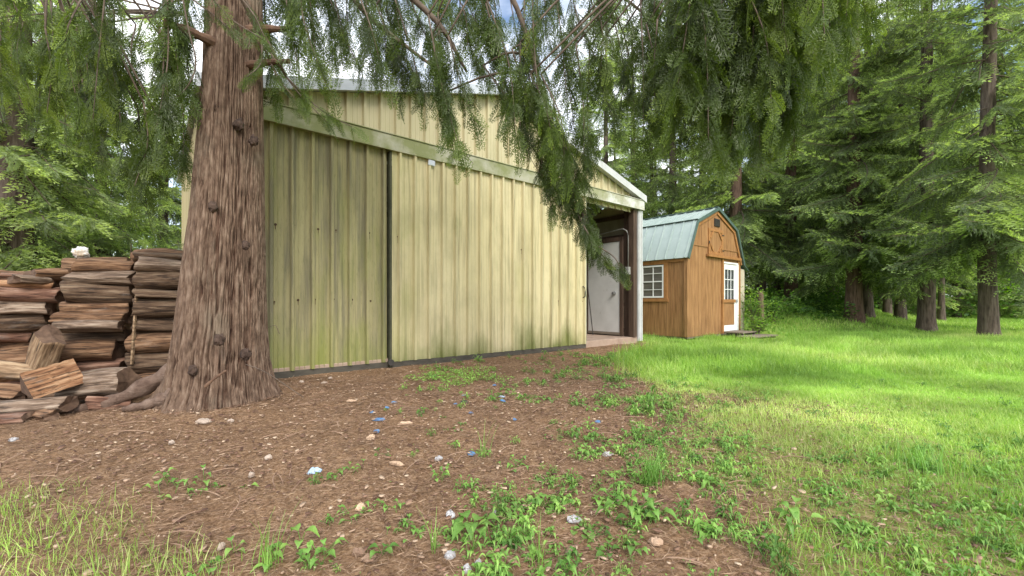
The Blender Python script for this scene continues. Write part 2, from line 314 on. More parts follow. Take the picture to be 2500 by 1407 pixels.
# ------------------------------------------------------------------ barn
DX, DY = .7695, .6387; ANG = math.atan2(DY, DX)
B0 = (-3.389, 5.833)
barn = empty('barn', (B0[0], B0[1], 0), ANG)
tag(barn, 'tall cream metal pole barn with ribbed siding and two big sliding doors', 'barn')
TL, TR, TA = -.64, 8.80, 4.08; DEPTH = 5.6
def rake(t): return 5.10-.2875*abs(t-TA)
def ribbed(t0, t1, y, zlo, zhi, phase=0, pitch=.265, hgt=.05, step=None):
    """corrugated sheet facing -y: list of t positions and y offsets -> quads"""
    ts = []
    k0 = math.floor((t0-phase)/pitch)-1
    for k in range(k0, k0+int((t1-t0)/pitch)+4):
        b = phase+k*pitch
        for dt, dy in ((0, 0), (.018, -hgt), (.052, -hgt), (.07, 0), (.118, 0), (.122, -.005), (.132, -.005), (.136, 0), (.188, 0), (.192, -.005), (.202, -.005), (.206, 0)):
            ts.append((b+dt, dy))
    ts = [(t0, 0)]+[p for p in ts if t0+.002 < p[0] < t1-.002]+[(t1, 0)]
    if zlo is rake or zhi is rake:
        ts2 = []
        for i, p in enumerate(ts):
            if i and ts[i-1][0] < TA < p[0]: ts2.append((TA, 0))
            ts2.append(p)
        ts = ts2
    V = []; Fs = []
    for t, dy in ts:
        a = zlo if not callable(zlo) else zlo(t); b = zhi if not callable(zhi) else zhi(t)
        V += [(t, y+dy, a), (t, y+dy, b)]
    for i in range(len(ts)-1): Fs.append((2*i, 2*i+2, 2*i+3, 2*i+1))
    return V, Fs
mb = MB(); mb.add(*ribbed(TL, TR, 0, 3.40, rake, .04)); mb.build('gable_siding', M['siding'], barn)
# side and rear walls
mb = MB(); mb.box(TL, TL+.05, .03, DEPTH, 0, 3.72)
for k in range(20): mb.box(TL-.03, TL-.002, .15+k*.265, .21+k*.265, .02, 3.70)
mb.build('side_wall', M['siding'], barn)
mb = MB(); mb.box(TR-.05, TR, .03, DEPTH, 0, 3.72)
for k in range(20): mb.box(TR+.002, TR+.03, .15+k*.265, .21+k*.265, .02, 3.70)
mb.build('side_wall', M['siding'], barn)
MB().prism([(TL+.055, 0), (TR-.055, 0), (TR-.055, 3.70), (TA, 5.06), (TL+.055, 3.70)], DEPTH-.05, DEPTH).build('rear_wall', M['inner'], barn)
MB().box(TL+.06, TR-.06, -.06, DEPTH-.06, -.3, .15).build('concrete_floor', M['concrete'], barn, bevel=.012)
# roof
for sgn, te in ((-1, TL-.10), (1, TR+.06)):
    z0 = 5.16; z1 = 5.16-.2875*abs(te-TA)
    o = MB()
    x0, x1 = (te, TA) if sgn < 0 else (TA, te)
    za, zb = (z1, z0) if sgn < 0 else (z0, z1)
    V = [(x0, -.16, za), (x1, -.16, zb), (x1, DEPTH+.2, zb), (x0, DEPTH+.2, za), (x0, -.16, za+.05), (x1, -.16, zb+.05), (x1, DEPTH+.2, zb+.05), (x0, DEPTH+.2, za+.05)]
    o.add(V, [(0, 3, 2, 1), (4, 5, 6, 7), (0, 1, 5, 4), (1, 2, 6, 5), (2, 3, 7, 6), (3, 0, 4, 7)])
    for k in range(22):
        y = k*.265-.1
        o.beam((x0, y, za+.062), (x1, y, zb+.062), .05, .025)
    o.build('roof_panel', M['galv'], barn)
    f = MB()
    V = [(x0, -.20, za-.10), (x1, -.20, zb-.10), (x1, -.165, zb-.10), (x0, -.165, za-.10), (x0, -.20, za+.07), (x1, -.20, zb+.07), (x1, -.165, zb+.07), (x0, -.165, za+.07)]
    f.add(V, [(0, 3, 2, 1), (4, 5, 6, 7), (0, 1, 5, 4), (1, 2, 6, 5), (2, 3, 7, 6), (3, 0, 4, 7)])
    f.beam((x0, -.10, za-.055), (x1, -.10, zb-.055), .12, .02)
    f.build('rake_trim', M['galv'] if sgn < 0 else M['white_metal'], barn)
# track header
mb = MB(); mb.box(TL-.02, TR, -.17, -.02, 3.49, 3.715); mb.box(TL-.02, TR, -.185, -.02, 3.718, 3.735); mb.box(TL-.02, TR, -.182, -.15, 3.472, 3.487)
hd = mb.build('door_track_header', M['header'], barn, bevel=.004)
mb = MB()
for k in range(34): mb.tube([(TL+.15+k*.27, -.06, 3.737), (TL+.16+k*.27, -.03, 3.75)], .022, 5)
mb.build('moss_tuft', M['seam'], hd)
# sliding doors
def sliding(t0, t1, y, mname, phase, z0=.10):
    d = MB(); d.add(*ribbed(t0+.004, t1-.012, y, z0, 3.50, phase))
    d.box(t0+.03, t1-.012, y+.03, y+.05, z0, 3.46)
    for k in range(int((t1-t0)/.265)+1):
        for z in (2.12, 1.08):
            if rng.random() < .8:
                tt = t0+.13+k*.265+rng.uniform(-.03, .03); zz = z+rng.uniform(-.02, .02)
                if tt < t1-.05:
                    d.tube([(tt, y-.006, zz), (tt, y+.006, zz)], rng.uniform(.012, .019), 8, 1); w_ = rng.uniform(.002, .006); d.box(tt-w_, tt+w_, y-.004, y-.002, zz-rng.uniform(.02, .11), zz, 1)
    o = d.build('sliding_door', [M[mname], M['screw']], barn)
    b = MB(); b.box(t0, t1, y-.02, y+.055, .005, z0-.003); b.build('base_board', M['dark_base'], o)
    return o
d1 = sliding(TL+.13, 1.757, -.055, 'siding_dirty', .06)
d1['label'] = 'greener, algae-stained sliding door beside the trunk'
d2 = sliding(1.80, 6.50, -.12, 'siding_door', 1.90)
d2['label'] = 'wider cream sliding door, partly slid open'
MB().box(1.762, 1.797, -.13, -.035, .005, 3.468).build('door_edge_channel', M['seam'], d2)
MB().tube([(1.76, -.20, .10), (1.76, -.15, .10)], .05, 12).build('guide_roller', M['dark_iron'], d2)
MB().box(2.43, 2.56, -.175, -.145, 3.37, 3.468).build('roller_bracket', M['galv'], d2, bevel=.01)
mb = MB(); mb.tube([(6.40, -.13, 1.42), (6.39, -.19, 1.39), (6.40, -.20, 1.30), (6.41, -.19, 1.19), (6.40, -.13, 1.16)], .012, 6)
mb.build('rope_handle', M['dark_iron'], d2)
MB().box(6.465, 6.50, -.152, -.06, .126, 3.465).build('end_trim', M['header'], d2)
# corner post and opening
mb = MB(); mb.box(8.61, 8.80, -.115, -.01, .04, 3.468); mb.box(8.63, 8.66, -.13, -.117, .04, 3.46); mb.box(8.72, 8.75, -.13, -.117, .04, 3.46)
mb.build('corner_post', M['white_metal'], barn, bevel=.006)
MB().box(8.42, 8.575, -.09, .06, .155, 3.468).build('door_jamb', M['brown_wood'], barn)
mb = MB(); mb.box(TL, -.52, -.03, -.003, 0, 3.47); mb.build('corner_trim', M['header'], barn)
# things seen inside the opening, fixed to the barn
mb = MB()
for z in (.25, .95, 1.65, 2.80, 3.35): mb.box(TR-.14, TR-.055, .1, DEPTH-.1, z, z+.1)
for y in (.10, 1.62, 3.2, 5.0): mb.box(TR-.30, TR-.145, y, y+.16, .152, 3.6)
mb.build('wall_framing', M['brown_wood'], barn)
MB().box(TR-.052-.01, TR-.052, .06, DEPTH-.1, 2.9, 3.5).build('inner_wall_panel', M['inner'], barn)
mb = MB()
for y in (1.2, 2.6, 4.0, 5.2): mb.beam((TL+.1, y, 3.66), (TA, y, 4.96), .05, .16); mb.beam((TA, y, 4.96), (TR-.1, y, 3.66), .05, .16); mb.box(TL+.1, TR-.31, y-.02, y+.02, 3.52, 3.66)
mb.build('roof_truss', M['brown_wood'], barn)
md = MB(); md.box(TR-.385, TR-.335, .34, 1.42, .25, 2.68); od = md.build('side_door', M['white_paint'], barn, bevel=.004)
od['label'] = 'white door seen through the opening'
mb = MB(); mb.tube([(TR-.386, .50, 1.30), (TR-.41, .50, 1.30)], .05, 12); mb.tube([(TR-.41, .50, 1.30), (TR-.43, .50, 1.30)], .018, 8); mb.tube([(TR-.43, .50, 1.30), (TR-.48, .50, 1.30)], .036, 12)
mb.build('door_knob', M['steel'], od)
mb = MB(); mb.box(TR-.40, TR-.334, .335, 1.43, .185, .248); mb.build('door_sill', M['grey_wood'], od)
mb = MB(); mb.box(TR-.40, TR-.34, .24, .332, .16, 2.8); mb.box(TR-.40, TR-.34, 1.425, 1.50, .16, 2.8); mb.box(TR-.40, TR-.34, .24, 1.50, 2.69, 2.80)
mb.build('door_casing', M['brown_wood'], barn)
mb = MB(); c = [(TR-.40, 2.3, 2.84), (TR-.40, .5, 2.98), (TR-.40, .22, 3.0), (TR-.40, .10, 2.93), (TR-.40, .06, 2.8), (TR-.40, .06, 1.98)]
mb.tube(c, .012, 8); mb.build('conduit', M['conduit'], barn, smooth=True)
mb = MB(); mb.box(TR-.46, TR-.36, -.0, .11, 1.78, 1.98); mb.build('outlet_box', M['conduit'], barn, bevel=.008)
mb = MB(); mb.box(TR-.40, TR-.36, 1.66, 2.6, .95, 2.55); bd = mb.build('wall_board', M['osb'], barn)
mb = MB(); mb.box(TR-.43, TR-.402, 1.95, 2.12, 1.62, 1.76); mb.build('outlet', M['conduit'], bd, bevel=.006)
mb = MB(); mb.tube([(TR-.42, 1.98, .155), (TR-.42, 1.98, 1.02)], .025, 8); mb.build('drain_pipe', M['white_metal'], barn)
pole = MB(); 
def bl(t, y, z): return (B0[0]+DX*t-DY*y, B0[1]+DY*t+DX*y, z)
pole.tube([bl(TR-.62, 1.05, .155), bl(TR-.44, 1.50, 2.3)], .014, 8)
tag(pole.build('pole', M['dark_iron']), 'thin dark pole leaning against white door inside barn', 'pole')
# ------------------------------------------------------------------ wooden shed
S0 = (4.81, 11.8); SZ = .05
shed = empty('garden_shed', (S0[0], S0[1], SZ), ANG)
tag(shed, 'orange-brown wooden lofted shed with green gambrel metal roof', 'shed')
WT = 3.40; HW = 2.27; SL = 6.0
gam = [(0, HW), (.49, 3.26), (WT/2, 3.76), (WT-.49, 3.26), (WT, HW)]
def gamz(t):
    return float(np.interp(t, [p[0] for p in gam], [p[1] for p in gam]))
def board_face(t0, t1, zf0, zf1, y, pitch=.205, groove=.012):
    V = []; Fs = []; ts = [(t0, 0)]
    k = 1
    while t0+k*pitch < t1-.02:
        b = t0+k*pitch; ts += [(b-groove/2, 0), (b-groove/4, .010), (b+groove/4, .010), (b+groove/2, 0)]; k += 1
    ts.append((t1, 0))
    for p in gam:
        if t0 < p[0] < t1: ts.append((p[0], 0.0))
    ts.sort()
    for t, dy in ts: V += [(t, y+dy, zf0(t)), (t, y+dy, zf1(t))]
    for i in range(len(ts)-1): Fs.append((2*i, 2*i+2, 2*i+3, 2*i+1))
    return V, Fs
SEAM = 2.62
D0, D1 = 2.12, 3.02     # doorway
mb = MB()
mb.add(*board_face(0, D0-.10, lambda t: .05, lambda t: min(SEAM, gamz(t)), 0))
mb.add(*board_face(D0-.10, D1+.10, lambda t: 2.10, lambda t: SEAM, 0))
mb.add(*board_face(D1+.10, WT, lambda t: .05, lambda t: min(SEAM, gamz(t)), 0))
mb.add(*board_face(.16, WT-.16, lambda t: SEAM, lambda t: max(SEAM, gamz(t)), -.012))
mb.box(.18, WT-.18, -.02, -.002, SEAM-.012, SEAM+.012)
mb.build('front_wall', M['cedar_ply'], shed)
def side_boards(x, sgn, y0, y1, z0, z1, m_):
    mb = MB(); pitch = .205; y = y0
    while y < y1-1e-3:
        e = min(y+pitch, y1); mb.box(min(x, x+sgn*.012), max(x, x+sgn*.012), y+.003, e-.003, z0, z1); y = e
    mb.box(min(x-sgn*.02, x-sgn*.001), max(x-sgn*.02, x-sgn*.001), y0, y1, z0+.002, z1-.002)
    return mb
U0, U1, WZ0, WZ1 = .70, 1.72, 1.14, 2.08
mbs = side_boards(0, -1, .0, U0-.02, .05, HW, 0)
for a in ((U0-.02, U1+.02, .05, WZ0-.02), (U0-.02, U1+.02, WZ1+.02, HW), (U1+.02, SL, .05, HW)):
    q = side_boards(0, -1, *a, 0); mbs.add(q.v, q.f)
mbs.build('side_wall', M['cedar_ply'], shed)
MB().box(WT-.03, WT, .02, SL, .05, HW).build('side_wall', M['cedar_ply'], shed)
MB().prism([(0.02, .05), (WT-.035, .05), (WT-.035, HW)] + [(WT/2, 3.70)] + [(.02, HW)], SL-.04, SL).build('rear_wall', M['cedar_ply'], shed)
MB().box(.03, WT-.04, .02, SL-.05, .0, .06).build('floor', M['grey_wood'], shed)
mb = MB()
for t in (.15, 1.1, 2.2, 3.1): mb.box(t, t+.12, .1, SL-.1, -.25, -.005)
mb.build('skid', M['dark_base'], shed)
# roof
def roofq(p, q, y0, y1, th, o, m=0):
    nx_, nz_ = -(q[1]-p[1]), (q[0]-p[0]); l = math.hypot(nx_, nz_); nx_, nz_ = nx_/l*th, nz_/l*th
    V = [(p[0], y0, p[1]), (q[0], y0, q[1]), (q[0], y1, q[1]), (p[0], y1, p[1])]
    V += [(x+nx_, y, z+nz_) for x, y, z in V]
    o.add(V, [(0, 3, 2, 1), (4, 5, 6, 7), (0, 1, 5, 4), (1, 2, 6, 5), (2, 3, 7, 6), (3, 0, 4, 7)], m)
ex = [(-.09, HW-.05), (.44, 3.29), (WT/2, 3.81), (WT-.44, 3.29), (WT+.09, HW-.05)]
for i in range(4):
    p, q = ex[i], ex[i+1]
    o = MB(); roofq(p, q, -.07, SL+.1, .02, o)
    nx_, nz_ = -(q[1]-p[1]), (q[0]-p[0]); l = math.hypot(nx_, nz_); nx_, nz_ = nx_/l, nz_/l
    for k in range(21):
        y = .02+k*.3; o.beam((p[0]+nx_*.032, y, p[1]+nz_*.032), (q[0]+nx_*.032, y, q[1]+nz_*.032), .035, .022, up=(nx_, 0, nz_))
    o.build('roof_panel', M['green_roof'], shed)
rt = MB()
for i in range(4):
    p, q = ex[i], ex[i+1]; rt.beam((p[0], -.085, p[1]-.01), (q[0], -.085, q[1]-.01), .03, .09)
rt.beam((.44, -.08, 3.335), (.44, SL+.1, 3.335), .10, .014); rt.beam((WT/2, -.08, 3.845), (WT/2, SL+.1, 3.845), .16, .02); rt.beam((WT-.44, -.08, 3.335), (WT-.44, SL+.1, 3.335), .10, .014)
rt.build('roof_trim', M['green_trim'], shed)
ft = MB()
for i in range(4):
    p, q = gam[i], gam[i+1]; ft.beam((p[0]+(.04 if i < 2 else -.04), -.035, p[1]-.06), (q[0]+(.04 if i < 1 else (-.04 if i > 2 else 0)), -.035, q[1]-.06), .03, .085)
ft.build('gable_trim', M['cedar_trim'], shed)
mb = MB(); mb.box(-.055, -.014, -.0, .07, .05, HW-.07); mb.box(-.055, .055, -.03, -.003, .05, HW-.02); mb.build('corner_trim', M['cedar_ply'], shed)
MB().box(-.05, -.015, .07, SL, HW-.13, HW-.05).build('eave_trim', M['cedar_trim'], shed)
# side window
win = MB(); e = .045
win.box(-.035, -.006, U0, U1, WZ0, WZ0+e); win.box(-.035, -.006, U0, U1, WZ1-e, WZ1); win.box(-.035, -.006, U0, U0+e, WZ0+e, WZ1-e); win.box(-.035, -.006, U1-e, U1, WZ0+e, WZ1-e)
for k in range(1, 3): u = U0+(U1-U0)*k/3; win.box(-.03, -.012, u-.009, u+.009, WZ0+e, WZ1-e)
for k in range(1, 4):
    z = WZ0+(WZ1-WZ0)*k/4; h_ = .016 if k == 2 else .008; win.box(-.028, -.0135, U0+e, U1-e, z-h_, z+h_)
wo_ = win.build('window', M['white_clean'], shed)
MB().box(-.010, -.002, U0+.02, U1-.02, WZ0+.02, WZ1-.02).build('pane', M['blind'], wo_)
tr = MB(); tr.box(-.04, -.014, U0-.115, U0-.004, WZ0-.02, WZ1+.02); tr.box(-.04, -.014, U1+.004, U1+.115, WZ0-.02, WZ1+.02); tr.box(-.045, -.014, U0-.13, U1+.13, WZ1+.02, WZ1+.11); tr.box(-.05, -.014, U0-.15, U1+.15, WZ0-.115, WZ0-.02)
tr.build('window_trim', M['cedar_trim'], wo_, bevel=.004)
# loft door, vent, ledge
ld = MB(); ld.box(1.16, 2.08, -.045, -.014, 2.43, 2.51); ld.box(1.16, 2.08, -.045, -.014, 3.10, 3.18); ld.box(1.16, 1.26, -.045, -.014, 2.51, 3.10); ld.box(1.98, 2.08, -.045, -.014, 2.51, 3.10)
for (a, b) in (((1.26, 2.72), (1.44, 2.51)), ((1.98, 2.72), (1.80, 2.51)), ((1.26, 2.89), (1.44, 3.10)), ((1.98, 2.89), (1.80, 3.10))): ld.beam((a[0], -.04, a[1]), (b[0], -.04, b[1]), .03, .06)
lo_ = ld.build('loft_door', M['cedar_trim'], shed, bevel=.003)
mb = MB(); mb.box(1.26, 1.98, -.026, -.0135, 2.51, 3.10); mb.build('loft_panel', M['cedar_ply'], lo_)
mb = MB(); mb.box(1.99, 2.11, -.06, -.047, 3.02, 3.05); mb.box(1.99, 2.11, -.06, -.047, 2.55, 2.58); mb.box(1.15, 1.19, -.06, -.047, 2.72, 2.80); mb.build('hinge', M['dark_iron'], lo_)
MB().box(1.06, WT-.16, -.10, -.014, 2.335, 2.415).build('ledge', M['cedar_trim'], shed, bevel=.004)
vt = MB(); vt.box(1.53, 1.87, -.04, -.014, 3.27, 3.50)
for k in range(6): vt.box(1.55, 1.85, -.05, -.041, 3.285+k*.035, 3.302+k*.035)
vt.build('gable_vent', M['dark_iron'], shed)
# front door
dr = MB()
DZ0, DZ1 = .12, 2.20; G0, G1, GZ0, GZ1 = D0+.10, D1-.16, 1.10, 2.02
dr.box(D0, D1, -.03, -.0, DZ0, .30); dr.box(D0, D1, -.03, 0, GZ1, DZ1-.02); dr.box(D0, G0, -.03, 0, 1.02, GZ1); dr.box(G1, D1, -.03, 0, .30, GZ1)
for k in range(1, 3): x = G0+(G1-G0)*k/3; dr.box(x-.01, x+.01, -.026, -.006, GZ0, GZ1)
for k in range(1, 3): z = GZ0+(GZ1-GZ0)*k/3; dr.box(G0, G1, -.024, -.008, z-.01, z+.01)
dr.box(D1, D1+.09, -.06, .0, DZ0, DZ1); dr.box(D0-.02, D1+.09, -.05, .0, DZ1, DZ1+.05)
dd = dr.build('door', M['white_clean'], shed)
MB().box(G0-.02, G1+.02, -.004, .01, GZ0, GZ1+.02).build('pane', M['glass'], dd)
mb = MB(); mb.box(D0-.02, G1-.002, -.028, -.002, .305, 1.0); mb.build('lower_panel', M['cedar_ply'], dd)
mb = MB(); mb.box(D0-.12, G1+.02, -.07, -.032, 1.0, 1.10); mb.build('ledge', M['cedar_trim'], dd)
mb = MB(); mb.box(D0-.10, D0-.005, -.05, -.003, .06, 2.33); mb.box(D1+.095, D1+.20, -.05, -.003, .06, 2.33); mb.build('door_casing', M['cedar_trim'], shed)
mb = MB(); mb.box(D1-.05, D1-.02, -.075, -.031, 1.0, 1.1); mb.tube([(D1-.06, -.06, 1.02), (D1-.11, -.065, 1.02)], .012, 8); mb.build('handle', M['steel'], dd)
# beige lean-to on the far side
mb = MB(); mb.box(WT+.01, WT+.42, .05, 4.0, -.02, 2.1); mb.build('lean_to_wall', M['beige'], shed)
mb = MB(); roofq((WT+.04, 2.30), (WT+.52, 2.05), -.04, 4.1, .03, mb); mb.build('lean_to_roof', M['green_trim'], shed)
# two plank steps
def sl_(t, y, z): return (S0[0]+DX*t-DY*y, S0[1]+DY*t+DX*y, SZ+z)
def step(t0, t1, y0, y1, z, lab, rz):
    e_ = empty('plank_step', sl_((t0+t1)/2, (y0+y1)/2, z), ANG+rz); a = (t1-t0)/2; b = (y1-y0)/2
    m_ = MB(); n = 3
    for k in range(n): m_.box(-a, a, -b+2*b*k/n+.006, -b+2*b*(k+1)/n-.006, -.035, 0)
    m_.build('tread', M['grey_wood'], e_, bevel=.004)
    for s in (-1, 1): MB().box(s*(a-.12)-.04, s*(a-.12)+.04, -b+.03, b-.03, -.12, -.036).build('support', M['dark_base'], e_)
    tag(e_, lab, 'step'); return e_
step(2.05, 3.1, -.62, -.08, .12, 'upper grey plank step right under the white shed door', 0)
step(1.75, 3.25, -1.10, -.60, .03, 'lower, wider plank step lying in grass before shed', R(-4))
# ------------------------------------------------------------------ foliage templates: (verts, quads, tint, midx)
def rhomb(P, D, Nn, ln, wd):
    """P,D,Nn (k,3) arrays; rhombus blade from P along D, width along D x Nn"""
    S = np.cross(D, Nn); S /= np.linalg.norm(S, axis=1, keepdims=True)+1e-9
    ln = np.asarray(ln).reshape(-1, 1); wd = np.asarray(wd).reshape(-1, 1)
    a = P; b = P+D*ln*.45+S*wd/2; c = P+D*ln; d = P+D*ln*.45-S*wd/2
    return np.stack([a, b, c, d], 1).reshape(-1, 3)
def unit(v): return v/(np.linalg.norm(v, axis=-1, keepdims=True)+1e-9)
def strip(P, rad):
    """three-sided tube along points, as quads"""
    P = np.asarray(P); n = len(P); T = unit(np.gradient(P, axis=0)); U = unit(np.cross(T, [.13, .31, .94])); W = np.cross(T, U)
    rad = np.broadcast_to(rad, (n,)); V = np.concatenate([P[:, None]+rad[:, None, None]*(math.cos(a)*U[:, None]+math.sin(a)*W[:, None]) for a in (0, 2.094, 4.189)], 1)
    q = []
    for i in range(n-1):
        for j in range(3): q.append((i*3+j, i*3+(j+1) % 3, (i+1)*3+(j+1) % 3, (i+1)*3+j))
    return V.reshape(-1, 3), np.array(q)
class TP:
    def __init__(s): s.V = []; s.Q = []; s.T = []; s.I = []; s.n = 0
    def add(s, V, Q, t, m):
        s.V.append(V); s.Q.append(np.asarray(Q)+s.n); s.T.append(np.broadcast_to(t, (len(V),))); s.I.append(np.full(len(Q), m)); s.n += len(V)
    def leaves(s, V, t, m=0): s.add(V, np.arange(len(V)).reshape(-1, 4), t, m)
    def done(s): return np.concatenate(s.V), np.concatenate(s.Q), np.concatenate(s.T), np.concatenate(s.I)
def scatter(tmpls, which, mats3, pos, tadd=None):
    """merge transformed copies; mats3 (k,3,3) rows = images of the axes"""
    o = TP()
    for i in range(len(tmpls)):
        sel = np.where(which == i)[0]
        if not len(sel): continue
        V, Q, T, I = tmpls[i]
        W = np.einsum('vj,kji->kvi', V, mats3[sel])+pos[sel][:, None]
        nv = len(V)
        QQ = (Q[None]+(np.arange(len(sel))*nv)[:, None, None]).reshape(-1, 4)
        TT = np.broadcast_to(T, (len(sel), nv))+(0 if tadd is None else tadd[sel][:, None]*(T[None] >= 0))
        s_ = o; s_.V.append(W.reshape(-1, 3)); s_.Q.append(QQ+s_.n); s_.T.append(np.clip(TT, 0, 1).ravel()); s_.I.append(np.tile(I, len(sel))); s_.n += nv*len(sel)
    return o.done()
def frond(seed):      # flat cedar spray, 1 unit long along +x, lying in the xy plane
    g = np.random.default_rng(seed); t = TP()
    s = np.linspace(0, 1, 7); ax = np.stack([s, .06*np.sin(s*3+g.uniform(0, 3)), -.16*s**2], 1)
    V, Q = strip(ax, np.linspace(.010, .004, 7)); t.add(V, Q, .35, 0)
    P = []; D = []; Ls = []; W = []; TT = []
    for k in range(10):
        u = .06+.92*k/10; b = np.array([np.interp(u, s, ax[:, i]) for i in range(3)])
        for sd_ in (-1, 1):
            ln = (.31*(1-u)**.7+.07)*g.uniform(.75, 1.15)*(.55+.45*min(1, u*5)); an = R(g.uniform(38, 54))*sd_
            d = np.array([math.cos(an), math.sin(an), -.22-g.uniform(0, .15)]); d /= np.linalg.norm(d)
            P.append(b); D.append(d); Ls.append(ln); W.append(.022); TT.append(.3)
            m = max(2, int(ln/.075))
            for j in range(m):
                v = (j+.6)/m; c = b+d*ln*v+np.array([0, 0, -.10*ln*v*v])
                for s2 in (-1, 1):
                    a2 = an+s2*R(42); e_ = np.array([math.cos(a2), math.sin(a2), -.28]); e_ /= np.linalg.norm(e_)
                    P.append(c); D.append(e_); Ls.append((.080*(1-v)+.055)*g.uniform(.8, 1.2)); W.append(.026); TT.append(.25+.6*v*u)
    P, D = np.array(P), np.array(D); Nn = np.tile([0, 0, 1.], (len(P), 1))+g.normal(0, .35, (len(P), 3))
    t.leaves(rhomb(P, D, unit(Nn), Ls, W), np.repeat(TT, 4)*.8)
    return t.done()
FRONDS = [frond(s) for s in (1, 2, 3)]
def basis(D, up, roll=0):
    """rows: x axis along D, z axis near up"""
    D = unit(D); Yv = unit(np.cross(up, D)); Z = np.cross(D, Yv)
    if np.any(roll):
        c, s_ = np.cos(roll)[:, None], np.sin(roll)[:, None]; Yv, Z = Yv*c+Z*s_, Z*c-Yv*s_
    return np.stack([D, Yv, Z], 1)
def bezier(P, n):
    P = np.asarray(P, float); u = np.linspace(0, 1, n)
    if len(P) == 2: return P[0]+(P[1]-P[0])*u[:, None]
    # Catmull-Rom through the points
    Q_ = np.vstack([2*P[0]-P[1], P, 2*P[-1]-P[-2]]); seg = (len(P)-1)*u; i = np.minimum(seg.astype(int), len(P)-2); f = (seg-i)[:, None]
    p0, p1, p2, p3 = Q_[i], Q_[i+1], Q_[i+2], Q_[i+3]
    return .5*((2*p1)+(-p0+p2)*f+(2*p0-5*p1+4*p2-p3)*f*f+(-p0+3*p1-3*p2+p3)*f**3)
# ------------------------------------------------------------------ the big cedar
CX, CY = -2.93, 4.40
def trunk_mesh(name, cx, cy, zs, rad, cxs, parent, m, flute=.05, ridge=.032, roots=(), K=640, seed=1):
    zz = np.concatenate([np.linspace(zs[0], zs[0]+1.2, 90), np.linspace(zs[0]+1.22, zs[-1], 260)])
    th = np.linspace(0, 2*math.pi, K, endpoint=False); TH, ZZ = np.meshgrid(th, zz)
    r = np.interp(ZZ, zs, rad); ox = np.interp(ZZ, zs, cxs)
    c, s_ = np.cos(TH), np.sin(TH)
    low = np.exp(-np.maximum(ZZ-zs[0]-.1, 0)/.55)
    r = r*(1+flute*(fbm(c*1.7+3, s_*1.7, ZZ*.25, 2, seed)-.5)*2*(1+2.0*low))
    for (a, w_, ln, hh) in roots:
        d = np.abs((TH-a+math.pi) % (2*math.pi)-math.pi)
        r = r+ln*np.exp(-(d/w_)**2)*np.exp(-np.maximum(ZZ-zs[0], 0)/hh)
    tw = ZZ*.05
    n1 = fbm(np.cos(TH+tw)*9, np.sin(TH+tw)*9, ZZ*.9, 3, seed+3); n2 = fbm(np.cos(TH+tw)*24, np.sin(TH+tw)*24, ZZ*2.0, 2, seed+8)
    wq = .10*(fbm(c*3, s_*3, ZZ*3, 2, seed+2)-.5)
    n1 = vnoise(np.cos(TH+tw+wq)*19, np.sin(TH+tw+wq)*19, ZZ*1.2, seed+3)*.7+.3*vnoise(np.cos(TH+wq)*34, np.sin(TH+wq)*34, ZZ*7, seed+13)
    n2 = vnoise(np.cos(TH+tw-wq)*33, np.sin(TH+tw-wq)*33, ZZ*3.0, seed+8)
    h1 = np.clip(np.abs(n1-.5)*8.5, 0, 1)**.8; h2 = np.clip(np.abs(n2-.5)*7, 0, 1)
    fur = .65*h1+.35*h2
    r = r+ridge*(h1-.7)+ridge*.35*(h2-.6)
    V = np.stack([cx+ox+r*c, cy+r*s_, ZZ], -1).reshape(-1, 3)
    nr = len(zz); i = np.arange(nr-1)[:, None]*K; j = np.arange(K)[None]; j2 = (j+1) % K
    Q = np.stack([i+j, i+j2, i+K+j2, i+K+j], -1).reshape(-1, 4)
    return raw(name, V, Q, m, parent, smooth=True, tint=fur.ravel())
cedar = empty('cedar_tree', (0, 0, 0))
cedar.location = (CX, CY, 0)
tag(cedar, 'massive reddish cedar with fluted furrowed trunk and drooping boughs before barn', 'tree')
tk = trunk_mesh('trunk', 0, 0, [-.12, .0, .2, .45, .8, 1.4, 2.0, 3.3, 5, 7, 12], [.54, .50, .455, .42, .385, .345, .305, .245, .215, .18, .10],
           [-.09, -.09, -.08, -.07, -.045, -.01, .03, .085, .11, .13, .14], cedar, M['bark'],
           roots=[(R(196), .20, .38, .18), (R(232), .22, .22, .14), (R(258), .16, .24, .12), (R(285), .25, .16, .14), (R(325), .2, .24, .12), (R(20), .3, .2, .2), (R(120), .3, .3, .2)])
def cl(p): return tuple(np.asarray(p)-np.array([CX, CY, 0]))
# knots and burls on the trunk
def lump(px, py, Y, r, m, name, parent, sq=(1, .6, 1.2), seed=0, loc=None):
    c = np.array(cl(pt(px, py, Y))) if loc is None else np.array(loc)
    th = np.linspace(0, 2*math.pi, 20, endpoint=False); ph = np.linspace(0, math.pi, 14); TH, PH = np.meshgrid(th, ph)
    d = np.stack([np.sin(PH)*np.cos(TH), np.sin(PH)*np.sin(TH), np.cos(PH)], -1)
    rr = r*(.2+1.1*fbm(d[..., 0]*3.6+seed, d[..., 1]*3.6, d[..., 2]*3.6, 3, seed))
    V = (c+d*rr[..., None]*np.array(sq)).reshape(-1, 3); K = 20; i = np.arange(13)[:, None]*K; j = np.arange(K)[None]
    Q = np.stack([i+j, i+(j+1) % K, i+K+(j+1) % K, i+K+j], -1).reshape(-1, 4)
    return raw(name, V, Q, m, parent, smooth=True)
for q in ((535, 830, 3.93, .06, 1), (600, 600, 4.11, .045, 2), (520, 505, 4.08, .05, 3), (583, 305, 4.17, .06, 4), (620, 345, 4.22, .055, 5), (528, 258, 4.16, .05, 6), (600, 865, 3.96, .06, 7), (470, 905, 3.95, .05, 8)):
    lump(q[0], q[1], q[2], q[3], M['knot'], 'knot', tk, seed=q[4])
